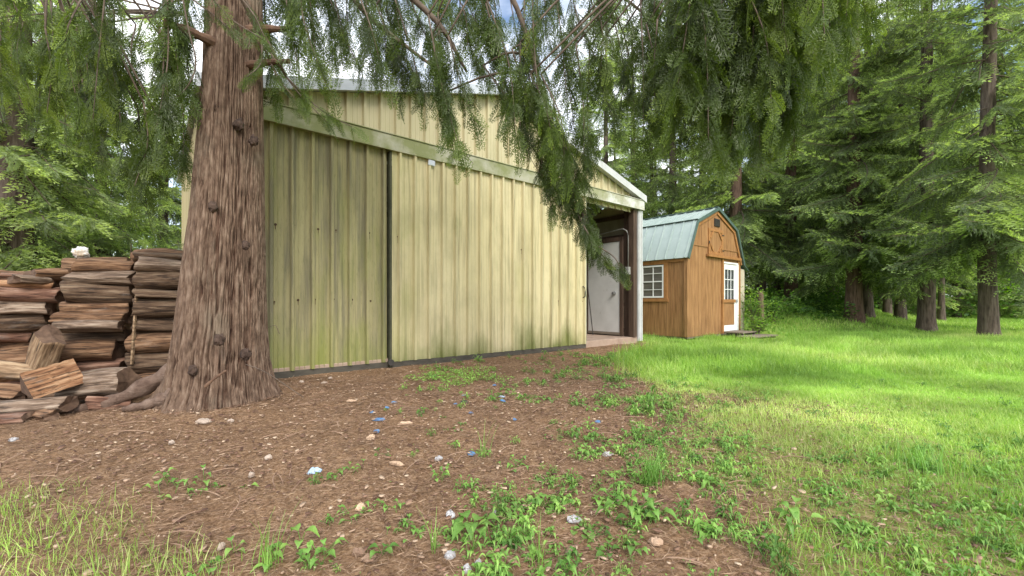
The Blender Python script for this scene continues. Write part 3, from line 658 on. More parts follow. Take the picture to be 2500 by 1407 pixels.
def stub(a, b, r0, r1, m=M['stub']):
    o = MB(); P = bezier([cl(a), cl((np.array(a)+np.array(b))/2+np.array([0, 0, .01])), cl(b)], 7); o.tube(P, list(np.linspace(r0, r1, 7)*(1+.15*np.sin(np.arange(7)*2.3))), 9); return o.build('broken_stub', m, cedar)
stub(pt(530, 108, 4.2), pt(400, 55, 3.9), .050, .036)
stub(pt(600, 75, 4.3), pt(700, 72, 4.2), .045, .026)
stub(pt(600, 160, 4.3), pt(705, 150, 4.15), .038, .02)
stub(pt(500, 945, 3.72), pt(553, 905, 3.80), .014, .010)
# limbs: every limb grows from the trunk; strands hang from it and carry fronds
def limb(zt, pts, r0, strands, dens=1.0, flen=(.26, .46), tint=0.0, seed=0, vis=True):
    g = np.random.default_rng(seed+100)
    L0 = bezier([np.array([CX+.08, CY, zt])]+[np.array(p) for p in pts], 26)
    m_ = MB(); m_.tube([cl(p) for p in L0], list(np.linspace(r0, r0*.25, 26)), 8)
    FP = []; FD = []; FL = []; FR = []; TA_ = []
    for st in strands:
        x0, y0, Y0, x1, y1, Y1 = st[:6]; wd = st[6] if len(st) > 6 else 1.0
        a = pt(x0, y0, Y0); b = pt(x1, y1, Y1)
        k = np.argmin(np.linalg.norm(L0-a, axis=1)); base = L0[k]
        hasb = np.linalg.norm(base-a) > .12
        mid = (a+b)/2+np.array([g.normal(0, .04), g.normal(0, .05), -.10*abs(b[0]-a[0])+.02])
        C = bezier([a, mid, b], 14); ln = np.linalg.norm(np.diff(C, axis=0), axis=1).sum()
        m_.tube([cl(p) for p in C], list(np.linspace(.009, .003, 14)), 5)
        if hasb: m_.tube([cl(p) for p in bezier([base, (base+a)/2+np.array([0, 0, .08]), a], 6)], list(np.linspace(.016, .009, 6)), 5)
        T = unit(np.gradient(C, axis=0)); n = int(ln/.063*dens*wd)
        u = g.uniform(0.02, 1, n)**.9; ci = u*13
        P = np.stack([np.interp(ci, np.arange(14), C[:, i]) for i in range(3)], 1); TT = np.stack([np.interp(ci, np.arange(14), T[:, i]) for i in range(3)], 1)
        side = g.normal(0, 1, (n, 3)); side[:, 2] *= .3; side[:, 0] *= 1.2; side = unit(side)
        D = unit(TT*.62+side*.55*wd**.5+np.array([0, 0, -.55]))
        FP.append(P); FD.append(D); FL.append(g.uniform(*flen, n)*(1-.35*u)*min(1.15, .75+.25*wd)); FR.append(g.uniform(-.6, .6, n)); TA_.append(np.clip(g.normal(tint, .16, n)+.12*u, -.3, .6))
        FP.append(C[-1:]); FD.append(unit(T[-1:]+[0, 0, -.2])); FL.append([flen[1]*.75]); FR.append([0.]); TA_.append([.25])
    o = m_.build('limb', M['limb'], cedar, smooth=True)
    P = np.concatenate(FP); D = np.concatenate(FD); Ln = np.concatenate(FL); n = len(P)
    up = unit(np.array([0, -.55, .75])+g.normal(0, .55, (n, 3)))
    B = basis(D, up, np.concatenate(FR))*Ln[:, None, None]
    V, Q, T, I = scatter(FRONDS, g.integers(0, 3, n), B, P-np.array([CX, CY, 0]), np.concatenate(TA_))
    raw('foliage', V, Q, M['cedar'], o, tint=T)
    return n
def auto(xs, ytop, ybot, Ys, n, seed, drift=(0, 60), wd=1.0):
    """strands over a span of the canopy's underside; ybot is a profile of (px, py)"""
    g = np.random.default_rng(seed); out = []
    for k in range(n):
        x = xs[0]+(xs[1]-xs[0])*(k+g.uniform(0, 1))/n; yb = np.interp(x, [p[0] for p in ybot], [p[1] for p in ybot])
        y1 = ytop+(yb-ytop)*g.uniform(.45, 1.0)**.7-25; Y = g.uniform(*Ys); y0 = y1-g.uniform(160, 330)*4.5/Y
        dx = g.uniform(*drift); out.append((x-dx, y0, Y, x, y1, Y+g.uniform(-.25, .1), wd*g.uniform(.8, 1.2)))
    return out
profL = [(-60, 250), (60, 310), (130, 340), (200, 400), (280, 470), (330, 545), (400, 560), (450, 500)]
profR = [(640, 260), (700, 285), (760, 255), (840, 300), (900, 240), (960, 290), (1010, 270), (1060, 260), (1110, 400), (1180, 300), (1240, 370), (1300, 380), (1360, 480), (1420, 470), (1480, 400), (1540, 350), (1590, 370), (1650, 340)]
profRR = [(1600, 330), (1680, 400), (1740, 380), (1800, 410), (1860, 400), (1930, 340), (1990, 260), (2050, 110)]
n = 0
n += limb(5.6, [(-4.2, 4.6, 5.4), (-6.0, 4.9, 4.6)], .07, auto((-80, 240), -160, profL, (3.9, 5.2), 16, 1, (-60, 40)), 1.0, seed=1, tint=.22)
n += limb(4.9, [(-3.7, 4.2, 4.9), (-4.6, 4.2, 4.5)], .06, auto((200, 470), -160, profL, (3.9, 5.0), 18, 2, (-40, 60)), 1.15, seed=2, tint=.08)
n += limb(6.3, [(-3.8, 5.6, 6.2), (-5.2, 6.8, 5.6)], .07, auto((-60, 460), -120, [(-60, 300), (460, 330)], (5.2, 6.6), 12, 3, (-60, 60)), .8, seed=3, tint=.25)
n += limb(5.2, [(-2.0, 4.6, 5.0), (-.9, 4.7, 4.2), (-.5, 4.75, 3.6)], .060, auto((660, 1100), -160, profR, (4.1, 5.2), 24, 4, (0, 90)), 1.0, seed=4)
n += limb(6.0, [(-1.4, 4.4, 5.8), (.3, 4.3, 5.0), (.9, 4.3, 4.4)], .065, auto((1060, 1330), -160, profR, (4.0, 5.0), 16, 5, (0, 80)), 1.05, seed=5)
n += limb(6.8, [(-1.0, 4.2, 6.6), (1.0, 4.1, 5.6), (2.0, 4.1, 4.6)], .065, auto((1330, 1640), -160, profR, (4.0, 5.2), 18, 6, (-10, 70)), 1.05, seed=6)
n += limb(7.4, [(-.6, 3.7, 7.4), (1.8, 3.6, 6.4), (3.2, 3.6, 4.9)], .070, auto((1620, 1960), -200, profRR, (3.5, 4.5), 50, 7, (-60, 40), 1.3), 1.25, seed=7, tint=-.05, flen=(.30, .46))
n += limb(8.2, [(-.4, 3.5, 8.2), (2.4, 3.3, 7.0), (3.6, 3.2, 4.7)], .06, auto((1880, 2080), -200, [(1880, 300), (1990, 250), (2050, 180), (2080, 120)], (3.2, 4.0), 14, 8, (30, 120)) + auto((2050, 2260), -200, [(2050, 130), (2150, 60), (2260, 20)], (3.2, 4.0), 10, 9, (10, 80)), 1.0, seed=8, tint=.25, flen=(.28, .42))
n += limb(6.5, [(-1.5, 5.4, 6.4), (.8, 6.2, 6.0), (2.4, 6.6, 5.2)], .06, auto((660, 1620), -160, [(660, 170), (900, 120), (1250, 250), (1600, 260)], (5.2, 6.4), 18, 10, (0, 90)), .75, seed=9, flen=(.3, .5))
# the long tail sweeping down in front of the doors and past the opening
tail = [(1250, 120, 4.3, 1345, 400, 4.4, 1.2), (1300, 200, 4.4, 1370, 470, 4.4, 1.3), (1330, 330, 4.4, 1340, 500, 4.4, 1.1), (1320, 300, 4.4, 1395, 520, 4.35, 1.6), (1370, 400, 4.35, 1420, 560, 4.3, 1.5), (1390, 470, 4.3, 1432, 600, 4.3, 1.2),
        (1400, 480, 4.3, 1480, 640, 4.25, 1.0), (1430, 560, 4.25, 1500, 655, 4.2, .8), (1300, 360, 4.45, 1318, 430, 4.4, .8), (1360, 300, 4.5, 1440, 470, 4.4, 1.2), (1180, 160, 4.4, 1262, 340, 4.4, .8), (1080, 230, 4.5, 1112, 395, 4.4, .7), (1340, 420, 4.38, 1372, 520, 4.38, 1.3), (1290, 180, 4.45, 1345, 420, 4.4, 1.6), (1330, 300, 4.35, 1400, 500, 4.3, 1.8), (1385, 420, 4.3, 1440, 560, 4.25, 1.6), (1410, 520, 4.28, 1470, 625, 4.22, 1.3), (1350, 360, 4.3, 1345, 510, 4.3, 1.5), (1440, 590, 4.22, 1515, 655, 4.18, .7), (1350, 250, 4.4, 1410, 440, 4.35, 1.6)]
n += limb(5.4, [(-1.2, 4.3, 5.4), (-.1, 4.35, 4.3), (.28, 4.4, 3.3), (.55, 4.35, 2.4)], .045, tail, 1.15, seed=11, flen=(.18, .30), tint=-.05)
# sprays over the trunk
n += limb(4.7, [(-2.7, 3.9, 4.6), (-2.6, 3.55, 4.15)], .02, [(480, -60, 3.5, 640, 95, 3.5, .9), (430, -30, 3.6, 560, 70, 3.55, .7), (560, -40, 3.6, 645, 90, 3.6, .7), (640, 100, 4.1, 600, 190, 3.75, .9), (660, 130, 4.2, 800, 300, 4.3, 1.2), (700, 190, 4.2, 860, 310, 4.3, 1.0), (660, 150, 4.2, 720, 240, 4.2, 1.0)], 1.0, seed=12, flen=(.16, .28), tint=.1)
# bare looping twigs
MB().tube([cl(p) for p in bezier([pt(445, -10, 3.9), pt(462, 80, 3.9), pt(478, 150, 3.9), pt(462, 205, 3.9), pt(420, 245, 3.9), pt(350, 280, 3.9)], 24)], list(np.linspace(.008, .004, 24)), 6).build('bare_twig', M['limb'], cedar, smooth=True)
MB().tube([cl(p) for p in bezier([pt(1255, 235, 4.4), pt(1290, 285, 4.4), pt(1325, 330, 4.4)], 8)], .007, 5).build('bare_twig', M['limb'], cedar, smooth=True)
MB().tube([cl(p) for p in bezier([pt(1270, 330, 4.4), pt(1300, 395, 4.4), pt(1330, 440, 4.4)], 8)], .003, 4).build('bare_twig', M['limb'], cedar, smooth=True)
MB().tube([cl(p) for p in bezier([pt(820, -60, 4.8), pt(900, 40, 4.8), pt(1000, 120, 4.75), pt(1095, 190, 4.7)], 18)], list(np.linspace(.034, .013, 18)), 7).build('bare_twig', M['limb'], cedar, smooth=True)
MB().tube([cl(p) for p in bezier([pt(1040, 250, 4.5), pt(1100, 330, 4.5), pt(1155, 400, 4.5)], 9)], .0025, 4).build('bare_twig', M['limb'], cedar, smooth=True)
MB().tube([cl(p) for p in bezier([pt(655, 800, 4.05), pt(672, 795, 4.0), pt(682, 815, 4.0)], 7)], .0025, 4).build('bare_twig', M['limb'], cedar, smooth=True)
MB().tube([cl(p) for p in bezier([pt(600, 890, 3.85), pt(650, 910, 3.7), pt(740, 970, 3.75)], 9)], .0035, 4).build('bare_twig', M['limb'], cedar, smooth=True)
print('fronds', n)
# ------------------------------------------------------------------ conifers of the woodland
def fir_bough(seed, Lb, pend=.85, newg=.85):
    g = np.random.default_rng(seed); t = TP(); s = np.linspace(0, 1, 10)
    ax = np.stack([s*Lb, .08*Lb*np.sin(s*2.5+g.uniform(0, 6)), Lb*(-.26*s**1.3+.12*s**3)], 1)
    V, Q = strip(ax, np.linspace(.022, .005, 10)); t.add(V, Q, 0, 1)
    P = []; D = []; Ls = []; TT = []; N_ = int(Lb*11)
    for k in range(N_):
        u = .10+.90*k/N_; b = np.array([np.interp(u, s, ax[:, i]) for i in range(3)])
        for sd_ in (-1, 1, 0):
            if sd_ == 0 and g.random() > pend: continue
            ln = Lb*(.34*(1-u)**.75+.05)*g.uniform(.6, 1.15)*min(1, .4+u*2.5)
            if sd_ == 0: d = np.array([.35, g.normal(0, .2), -1.0]); ln *= .7
            else: a = R(g.uniform(42, 64))*sd_; d = np.array([math.cos(a), math.sin(a), g.uniform(-.35, .02)])
            d /= np.linalg.norm(d); m = max(2, int(ln/.055)); young = g.random() < newg
            for j in range(m):
                v = (j+.5)/m; c = b+d*ln*v+np.array([0, 0, (-.30 if sd_ else 0)*ln*v*v])
                for s2 in (-1, 1, 0):
                    e_ = d+.75*s2*np.array([-d[1], d[0], 0])+g.normal(0, .22, 3)+(np.array([0, 0, .25]) if s2 == 0 else 0)
                    P.append(c); D.append(e_/np.linalg.norm(e_)); Ls.append(g.uniform(.06, .12))
                    TT.append((.75+.25*g.random()) if (young and v > .58 and sd_) else g.uniform(0, .38))
    P, D = np.array(P), np.array(D); Nn = unit(np.array([0, 0, 1.])+g.normal(0, .9, (len(P), 3)))
    t.leaves(rhomb(P, D, Nn, Ls, np.array(Ls)*.27), np.repeat(TT, 4)); return t.done()
BOUGH = [fir_bough(11, 2.6), fir_bough(12, 2.2), fir_bough(13, 1.6), fir_bough(14, 1.2)]
def crown_mesh(seed, H, r0, zl, nb, name='crown', leafm=None, bark=None, droop=.12, tadd=0, cut=0):
    g = np.random.default_rng(seed)
    z = zl+(H-zl)*g.random(nb)**.85
    if cut: z = np.where(g.random(nb) < .82, zl+(cut-zl)*g.random(nb), cut+(H-cut)*g.random(nb))
    rel = (z-zl)/(H-zl); az = g.uniform(0, 2*math.pi, nb)
    Lr = r0*(1-rel*.88)**.75*g.uniform(.6, 1.12, nb)
    sc_ = np.array([2.6, 2.2, 1.6, 1.2]); wh = np.array([np.argmin(np.abs(sc_-l)+g.uniform(0, .5, 4)) for l in Lr])
    D = np.stack([np.cos(az), np.sin(az), -droop-.12+.32*rel+g.normal(0, .28, nb)], 1)
    B = basis(D, np.tile([0, 0, 1.], (nb, 1))+g.normal(0, .30, (nb, 3)))*(Lr/sc_[wh])[:, None, None]
    P = np.stack([.08*np.cos(az), .08*np.sin(az), z], 1)
    # dead lower twigs are left bare by thinning low boughs
    V, Q, T, I = scatter(BOUGH, wh, B, P, g.normal(tadd, .12, nb))
    o = raw(name, V, Q, [leafm or M['fir'], bark or M['limb']], None, midx=I, tint=T); return o
def trunk_simple(H, r, seed, m):
    zz = np.concatenate([np.linspace(-.3, 1.5, 24), np.linspace(1.6, H, 60)]); K = 30; th = np.linspace(0, 2*math.pi, K, endpoint=False); TH, ZZ = np.meshgrid(th, zz)
    rr = r*(1-.75*np.clip(ZZ, 0, H)/H)*(1+.35*np.exp(-np.maximum(ZZ, 0)/.35)); n1 = fbm(np.cos(TH)*5+seed, np.sin(TH)*5, ZZ*1.2, 3, seed)
    rr = rr*(1+.22*(n1-.5)); V = np.stack([rr*np.cos(TH)+.05*np.sin(ZZ*.4+seed), rr*np.sin(TH), ZZ], -1).reshape(-1, 3)
    i = np.arange(len(zz)-1)[:, None]*K; j = np.arange(K)[None]; Q = np.stack([i+j, i+(j+1) % K, i+K+(j+1) % K, i+K+j], -1).reshape(-1, 4)
    return raw('trunk', V, Q, m, None, smooth=True)
protos = {}
def proto(key, f):
    if key not in protos:
        o = f(); protos[key] = o.data; bpy.data.objects.remove(o)
    return protos[key]
def tree(px, Y, H, r, ck, label, group=None, name='conifer', rz=None, bark='firbark', z=None, x=None, s=1.0):
    x = (px-1250)/F*Y if x is None else x
    e = empty(name, (x, Y, float(gh(x, Y)) if z is None else z), random.uniform(0, 6.28) if rz is None else rz)
    tm = proto(('t', H, r, bark), lambda: trunk_simple(H, r, int(px) % 7, M[bark])); cm = proto(ck[0], ck[1])
    for nm, me in (('trunk', tm), ('crown', cm)):
        o = bpy.data.objects.new(nm, me); COL.objects.link(o); o.parent = e
        if nm == 'crown': o.scale = (s, s, s)
    tag(e, label, 'tree', group); return e
CR = {
 'A': ('A', lambda: crown_mesh(1, 20, 2.8, 2.5, 112, leafm=M['fir'], cut=11)),
 'B': ('B', lambda: crown_mesh(2, 19, 2.8, 2.6, 140, leafm=M['fir'], cut=12)),
 'C': ('C', lambda: crown_mesh(3, 21, 3.1, 2.0, 160, leafm=M['fir'], tadd=.05, cut=12)),
 'D': ('D', lambda: crown_mesh(4, 18, 2.5, 3.2, 120, leafm=M['fir'], cut=13)),
 'L': ('L', lambda: crown_mesh(5, 13, 2.9, .6, 150, leafm=M['fir_light'], droop=.22, tadd=.06, cut=8)),
 'M': ('M', lambda: crown_mesh(6, 17, 2.7, .8, 170, leafm=M['fir_light'], droop=.3)),
 'E': ('E', lambda: crown_mesh(8, 24, 3.4, .5, 220, leafm=M['fir_light'])),  # far crowns (E, G) use the lighter foliage: haze put into the colour
 'G': ('G', lambda: crown_mesh(9, 20, 3.2, 2.2, 140, leafm=M['fir_light'], tadd=.1)),
 'S': ('S', lambda: crown_mesh(7, 2.6, 1.1, .15, 26, leafm=M['fir_light'], tadd=.15)),
}
tree(2415, 12.1, 20, .20, CR['A'], 'rightmost tall conifer, straight grey-brown trunk standing in bright meadow')
tree(2262, 15.0, 21, .24, CR['B'], 'thick-trunked conifer at lawn edge, second from right')
tree(2085, 16.5, 20, .28, CR['C'], 'broad conifer at lawn edge with two stems close together', bark='firbark_red')
tree(2118, 18.0, 19, .21, CR['D'], 'slimmer dark conifer just behind the broad lawn edge conifer')
tree(1932, 20.0, 21, .27, CR['A'], 'reddish-trunked conifer rising behind low bushes right of shed', bark='firbark_red')
tree(1795, 19.0, 22, .27, CR['C'], 'tall dark conifer directly behind the wooden shed gable', bark='firbark_red')
tree(2165, 22.0, 18, .17, CR['D'], 'thin shaded conifer left of the leaning thin trunk')
tree(2200, 19.5, 18, .20, CR['B'], 'slender leaning-looking conifer between two thick lawn edge trunks')
tree(2300, 23.0, 18, .15, CR['D'], 'thinnest conifer trunk just right of the second thick trunk')
tree(1640, 24.0, 19, .26, CR['M'], 'light green feathery conifer above the shed roof', name='conifer')
tree(1545, 27.0, 17, .24, CR['M'], 'light green conifer showing beyond the barn right eave')
tree(2570, 14.5, 19, .2, CR['D'], 'conifer at right picture edge with boughs reaching in')
tree(1715, 27.0, 21, .28, CR['B'], 'tall conifer in gap between feathery tree and shed gable')
k = 0
gg = np.random.default_rng(5)
for px, Y in ((1430, 46), (1500, 42), (1600, 34), (1690, 38), (1760, 33), (1850, 30), (1880, 38), (1960, 28), (2010, 33), (2060, 40), (2130, 36), (2190, 42), (2240, 31), (2040, 24), (1900, 26), (2500, 44), (2440, 50), (1480, 24), (1590, 29), (1860, 24), (1990, 26), (2150, 30), (2430, 30), (1660, 42), (1930, 44), (2100, 45), (2335, 28), (2205, 27), (2465, 33), (2030, 21.5), (2400, 40), (2550, 27)):
    tree(px, Y, (18, 20, 17)[k % 3], (.18, .24, .2)[k % 3], CR['E' if Y < 34 and px > 2180 else 'EGECG'[k % 5]], 'dark conifer in the far woodland beyond the lawn', 'far woodland conifers'); k += 1
# left side, behind the woodpile and barn
tree(48, 9.5, 14, .34, CR['L'], 'wide-trunked conifer behind the left end of the woodpile', bark='firbark')
tree(250, 12.5, 13, .20, CR['L'], 'light-tipped conifer behind the middle of the woodpile')
tree(-150, 12.5, 15, .24, CR['M'], 'conifer at left picture edge with pale hanging boughs')
tree(400, 16.0, 14, .2, CR['L'], 'pale green conifer beside the barn left corner')
tree(120, 17.0, 15, .24, CR['M'], 'feathery conifer further back behind the woodpile')
for px, Y, c_ in ((-60, 24, 'A'), (190, 26, 'B'), (-260, 19, 'C'), (40, 32, 'A'), (560, 46, 'B')):
    tree(px, Y, 18, .24, CR[c_], 'dark conifer in the woodland behind the woodpile and barn', 'left woodland conifers')
def sap(px, py, Y, lab, s, rz):
    x = (px-1250)/F*Y; e = empty('young_conifer', (x, Y, float(gh(x, Y))), rz)
    cm = proto('S', CR['S'][1]); o = bpy.data.objects.new('crown', cm); COL.objects.link(o); o.parent = e; o.scale = (s, s, s)
    t_ = MB().tube([(0, 0, -.1), (0, .01, 1.2), (0, 0, 2.5*s)], [.03, .02, .005], 6).build('trunk', M['limb'], e); tag(e, lab, 'tree')
sap(320, 600, 6.9, 'young yellow-green conifer poking up behind the woodpile', .80, 1)
sap(215, 610, 7.4, 'young light green conifer behind the white lump', .78, 2)
sap(420, 620, 7.6, 'young conifer tight behind the big cedar trunk', .8, 3)
# broadleaved trees glowing beyond the meadow
def leafy(seed, H, r, n=9000, zl=1.2, ls=.16):
    g = np.random.default_rng(seed); nc = 70
    c = np.stack([g.normal(0, r*.42, nc), g.normal(0, r*.42, nc), g.uniform(zl, H, nc)], 1)
    k = g.integers(0, nc, n); P = c[k]+g.normal(0, .42, (n, 3))*[1, 1, .6]
    D = unit(g.normal(0, 1, (n, 3))*[1, 1, .5]); Nn = unit(g.normal(0, .7, (n, 3))+[0, 0, 1]); ln = g.uniform(.6, 1.3, n)*ls
    V = rhomb(P, D, Nn, ln, ln*.75)
    return raw('crown', V, np.arange(len(V)).reshape(-1, 4), M['maple'], tint=np.repeat(np.clip(g.normal(.5, .25, n), 0, 1), 4))
CR['V'] = ('V', lambda: leafy(3, 9, 3.6)); CR['W'] = ('W', lambda: leafy(4, 8, 3.8))
for px, Y, c_, lab in ((2480, 30, 'V', 'bright yellow-green leafy tree at right edge beyond the meadow'), (2360, 36, 'W', 'bright green leafy tree between the two rightmost trunks'), (2600, 24, 'W', 'leafy yellow-green tree just past the right edge conifer'),
                       (2210, 44, 'V', 'sunlit leafy tree far back between the lawn edge trunks'), (2120, 50, 'W', 'hazy leafy tree glimpsed behind the broad conifer'), (2040, 48, 'V', 'sunlit leafy tree far behind the low bushes'), (1810, 42, 'W', 'leafy tree glowing far behind the shed ridge'),
                       (1330, 30, 'V', 'sunlit leafy tree rising behind barn roof right slope'), (1180, 34, 'W', 'leafy tree rising behind the barn ridge'), (2320, 58, 'V', 'farthest sunlit leafy tree beyond the meadow')):
    tree(px, Y, 7, .12, CR[c_], lab, name='broadleaf_tree')
# ------------------------------------------------------------------ woodpile
def log_mesh(Lg, hz, wy, kind, seed):
    g = np.random.default_rng(seed); K = 28; n = 22; th = np.linspace(0, 2*math.pi, K, endpoint=False)
    if kind == 'round': base = np.ones(K)
    else:
        m = 3 if kind == 'wedge' else int(g.integers(4, 6)); a0 = g.uniform(0, 6.28); base = np.zeros(K)
        ang = np.sort((np.arange(m)+g.uniform(-.2, .2, m))*2*math.pi/m)+a0; pts = np.stack([np.cos(ang), np.sin(ang)], 1)*g.uniform(.85, 1.1, (m, 1))
        for i, t in enumerate(th):
            d = np.array([math.cos(t), math.sin(t)]); best = 9
            for j in range(m):
                p, q = pts[j], pts[(j+1) % m]; den = d[0]*(q-p)[1]-d[1]*(q-p)[0]
                if abs(den) < 1e-6: continue
                s_ = (p[0]*(q-p)[1]-p[1]*(q-p)[0])/den; v = (p[0]*d[1]-p[1]*d[0])/den
                if s_ > 0 and -.001 <= v <= 1.001: best = min(best, s_)
            base[i] = min(best, 1.1)
        base = base*(.93)
    y = base*np.cos(th); z = base*np.sin(th); y = (y-(y.max()+y.min())/2)/(y.max()-y.min())*wy; z = (z-(z.max()+z.min())/2)/(z.max()-z.min())*hz
    xs = np.linspace(-Lg/2, Lg/2, n); TH, XX = np.meshgrid(th, xs); so_ = seed*1.7
    f = 1+.17*(fbm(np.cos(TH)*2.2+so_, np.sin(TH)*2.2, XX*3.0, 3, seed)-.5)+.20*(fbm(np.cos(TH)*7+so_, np.sin(TH)*7, XX*2.2, 2, seed+5)-.5)
    by = .04*wy*np.sin(XX/Lg*3+so_); bz = .06*hz*np.sin(XX/Lg*3.5+so_*2)
    XE = XX+np.where(np.abs(XX) > Lg/2-1e-3, 1, 0)*(.02*np.cos(TH*2+so_)+.03*(fbm(np.cos(TH)*3, np.sin(TH)*3, XX, 2, seed)-.5))
    V = np.stack([XE, by+y[None]*f, bz+z[None]*f], -1).reshape(-1, 3)
    i = np.arange(n-1)[:, None]*K; j = np.arange(K)[None]; Q = np.stack([i+j, i+K+j, i+K+(j+1) % K, i+(j+1) % K], -1).reshape(-1, 4)
    me = bpy.data.meshes.new('firewood_log'); c0 = len(V); V = np.vstack([V, V[:K].mean(0), V[-K:].mean(0)])
    Fs = [tuple(q) for q in Q]+[(c0, a, (a+1) % K) for a in range(K)]+[(c0+1, (n-1)*K+(a+1) % K, (n-1)*K+a) for a in range(K)]
    me.from_pydata([tuple(v) for v in V], [], Fs); me.polygons.foreach_set('use_smooth', [True]*len(Q)+[False]*2*K)
    me.polygons.foreach_set('material_index', [0]*len(Q)+[1]*2*K); return me
nlog = [0]
def log(x0, x1, yc, th_px, kind, colr, Y, label, rz=0, ry=0, wy=None, rx=0, group=None):
    nlog[0] += 1; yw = .13 if Y > 4.7 else 0; a = pt(x0, yc, Y-yw); b = pt(x1, yc, Y+yw); rz += math.degrees(math.atan2(2*yw, b[0]-a[0])); Lg = math.hypot(b[0]-a[0], 2*yw)*.95; hz = th_px/F*Y
    me = log_mesh(Lg, hz*1.14, wy or hz*1.25, kind, nlog[0]); me.materials.append(log_mats[colr]); me.materials.append(M['log_end'])
    o = bpy.data.objects.new('firewood_log', me); COL.objects.link(o); c = (a+b)/2; o.location = c; o.rotation_euler = (R(rx), R(ry), R(rz))
    return tag(o, label, 'log', group or 'stacked firewood logs')
words = ['top', 'second', 'third', 'fourth', 'fifth', 'sixth', 'seventh', 'eighth', 'ninth', 'tenth', 'eleventh']
def ordn(i, n): return 'topmost' if i == 0 else ('bottom' if i == n-1 else words[i]+' from top')
cdesc = {'brown': 'brown split', 'red': 'reddish-brown', 'grey': 'weathered grey', 'dark': 'dark barky', 'fresh': 'orange fresh-split', 'tan': 'tan gnarly'}
SA = [(0, 150, 682, 22, 'split', 'red', 5.3), (75, 158, 672, 28, 'split', 'brown', 5.1), (28, 112, 683, 20, 'split', 'grey', 4.95), (-30, 140, 697, 20, 'split', 'fresh', 5.0), (0, 152, 719, 34, 'round', 'red', 5.0), (-20, 132, 752, 34, 'split', 'grey', 5.0), (-35, 120, 787, 40, 'round', 'dark', 5.0), (-50, 82, 823, 34, 'split', 'red', 5.0), (-40, 85, 850, 30, 'split', 'brown', 5.05), (-60, 95, 880, 34, 'round', 'brown', 4.95), (-70, 60, 915, 36, 'split', 'brown', 4.95)]
SB = [(185, 330, 652, 32, 'round', 'brown', 5.1), (166, 332, 678, 30, 'split', 'grey', 5.0), (160, 330, 716, 46, 'round', 'dark', 5.0), (153, 322, 757, 38, 'split', 'brown', 5.0), (134, 318, 777, 26, 'split', 'brown', 4.9), (138, 302, 797, 26, 'split', 'grey', 4.78), (150, 318, 826, 34, 'split', 'dark', 5.02), (128, 290, 856, 46, 'round', 'brown', 4.85), (140, 310, 897, 32, 'split', 'red', 4.9), (150, 330, 930, 34, 'split', 'dark', 4.95)]
SC = [(328, 470, 629, 20, 'round', 'dark', 5.2), (334, 470, 651, 32, 'round', 'grey', 5.1), (332, 470, 685, 42, 'round', 'dark', 5.1), (330, 470, 720, 22, 'split', 'dark', 5.1), (326, 470, 752, 42, 'round', 'dark', 5.1), (328, 470, 795, 38, 'split', 'dark', 5.12), (314, 460, 836, 44, 'round', 'brown', 5.1), (312, 460, 883, 44, 'split', 'dark', 5.1), (310, 460, 925, 36, 'split', 'brown', 5.1)]
for nm, S in (('left', SA), ('middle', SB), ('right', SC)):
    for i, q in enumerate(S):
        log(*q, '%s firewood log, %s in the %s stack' % (cdesc[q[5]], ordn(i, len(S)), nm), rz=random.uniform(-4, 4), ry=random.uniform(-1.5, 1.5), wy=.30)
# second rows that carry the depth of the pile
for nm, x0, x1, top, n_ in (('left', -40, 148, 690, 6), ('middle', 160, 325, 662, 7), ('right', 330, 470, 645, 7)):
    for i in range(n_):
        yc = top+i*44*5.4/5.0-6
        if yc > 930: break
        log(x0, x1, yc, 46, 'split' if i % 2 else 'round', ('brown', 'dark', 'red')[i % 3], 5.55, 'shadowed firewood log in the back row of the %s stack' % nm, rz=random.uniform(-3, 3), wy=.32, group='back row of %s firewood stack' % nm)
MBs = MB(); MBs.beam(pt(322, 890, 4.85), pt(338, 650, 4.95), .018, .03); tag(MBs.build('wood_stake', log_mats['tan']), 'thin upright wooden stake between middle and right firewood stacks', 'stake')
# tumbled pieces in front
log(55, 165, 862, 66, 'split', 'tan', 4.45, 'gnarly tan split log propped steeply against left stack', ry=-52, rz=-20, wy=.22)
log(-20, 95, 905, 44, 'split', 'tan', 4.4, 'tan split log lying at left edge under the propped one', ry=6, rz=14, wy=.25)
def wedge(px0, py0, px1, py1, Y, lab):
    a = pt(px0, py0, Y-.1); b = pt(px1, py1, Y+.22); d = b-a; Lg = np.linalg.norm(d)
    m_ = MB(); n = 12; prof = [(-.13, -.09), (.14, -.10), (.02, .13)]
    g = np.random.default_rng(4); V = []; K = 12
    for i in range(n):
        x = Lg*i/(n-1)
        for j in range(K):
            e0, e1 = prof[j//4], prof[(j//4+1) % 3]; f = (j % 4)/4; y = e0[0]+(e1[0]-e0[0])*f+g.normal(0, .003); z = e0[1]+(e1[1]-e0[1])*f+g.normal(0, .003); V.append((x, y, z))
    Fs = [(i*K+j, (i+1)*K+j, (i+1)*K+(j+1) % K, i*K+(j+1) % K) for i in range(n-1) for j in range(K)]
    m_.add(V, Fs, 0); m_.add(V[:K], [tuple(range(K))], 1); m_.add(V[-K:], [tuple(range(K-1, -1, -1))], 1)
    o = m_.build('firewood_log', [log_mats['fresh'], M['log_end']]); o.location = a
    o.rotation_euler = (R(12), -math.asin(d[2]/Lg), math.atan2(d[1], d[0])); tag(o, lab, 'log', 'tumbled firewood logs')
wedge(60, 945, 190, 905, 4.05, 'bright orange triangular split log, tilted on tumbled pile')
log(158, 325, 938, 60, 'split', 'grey', 4.35, 'wide grey split log lying flat beside the orange wedge', rz=-6, ry=-5, wy=.28)
log(-60, 168, 992, 34, 'split', 'grey', 3.95, 'long grey split log lying on soil at the pile foot', rz=6, ry=-3, wy=.2)
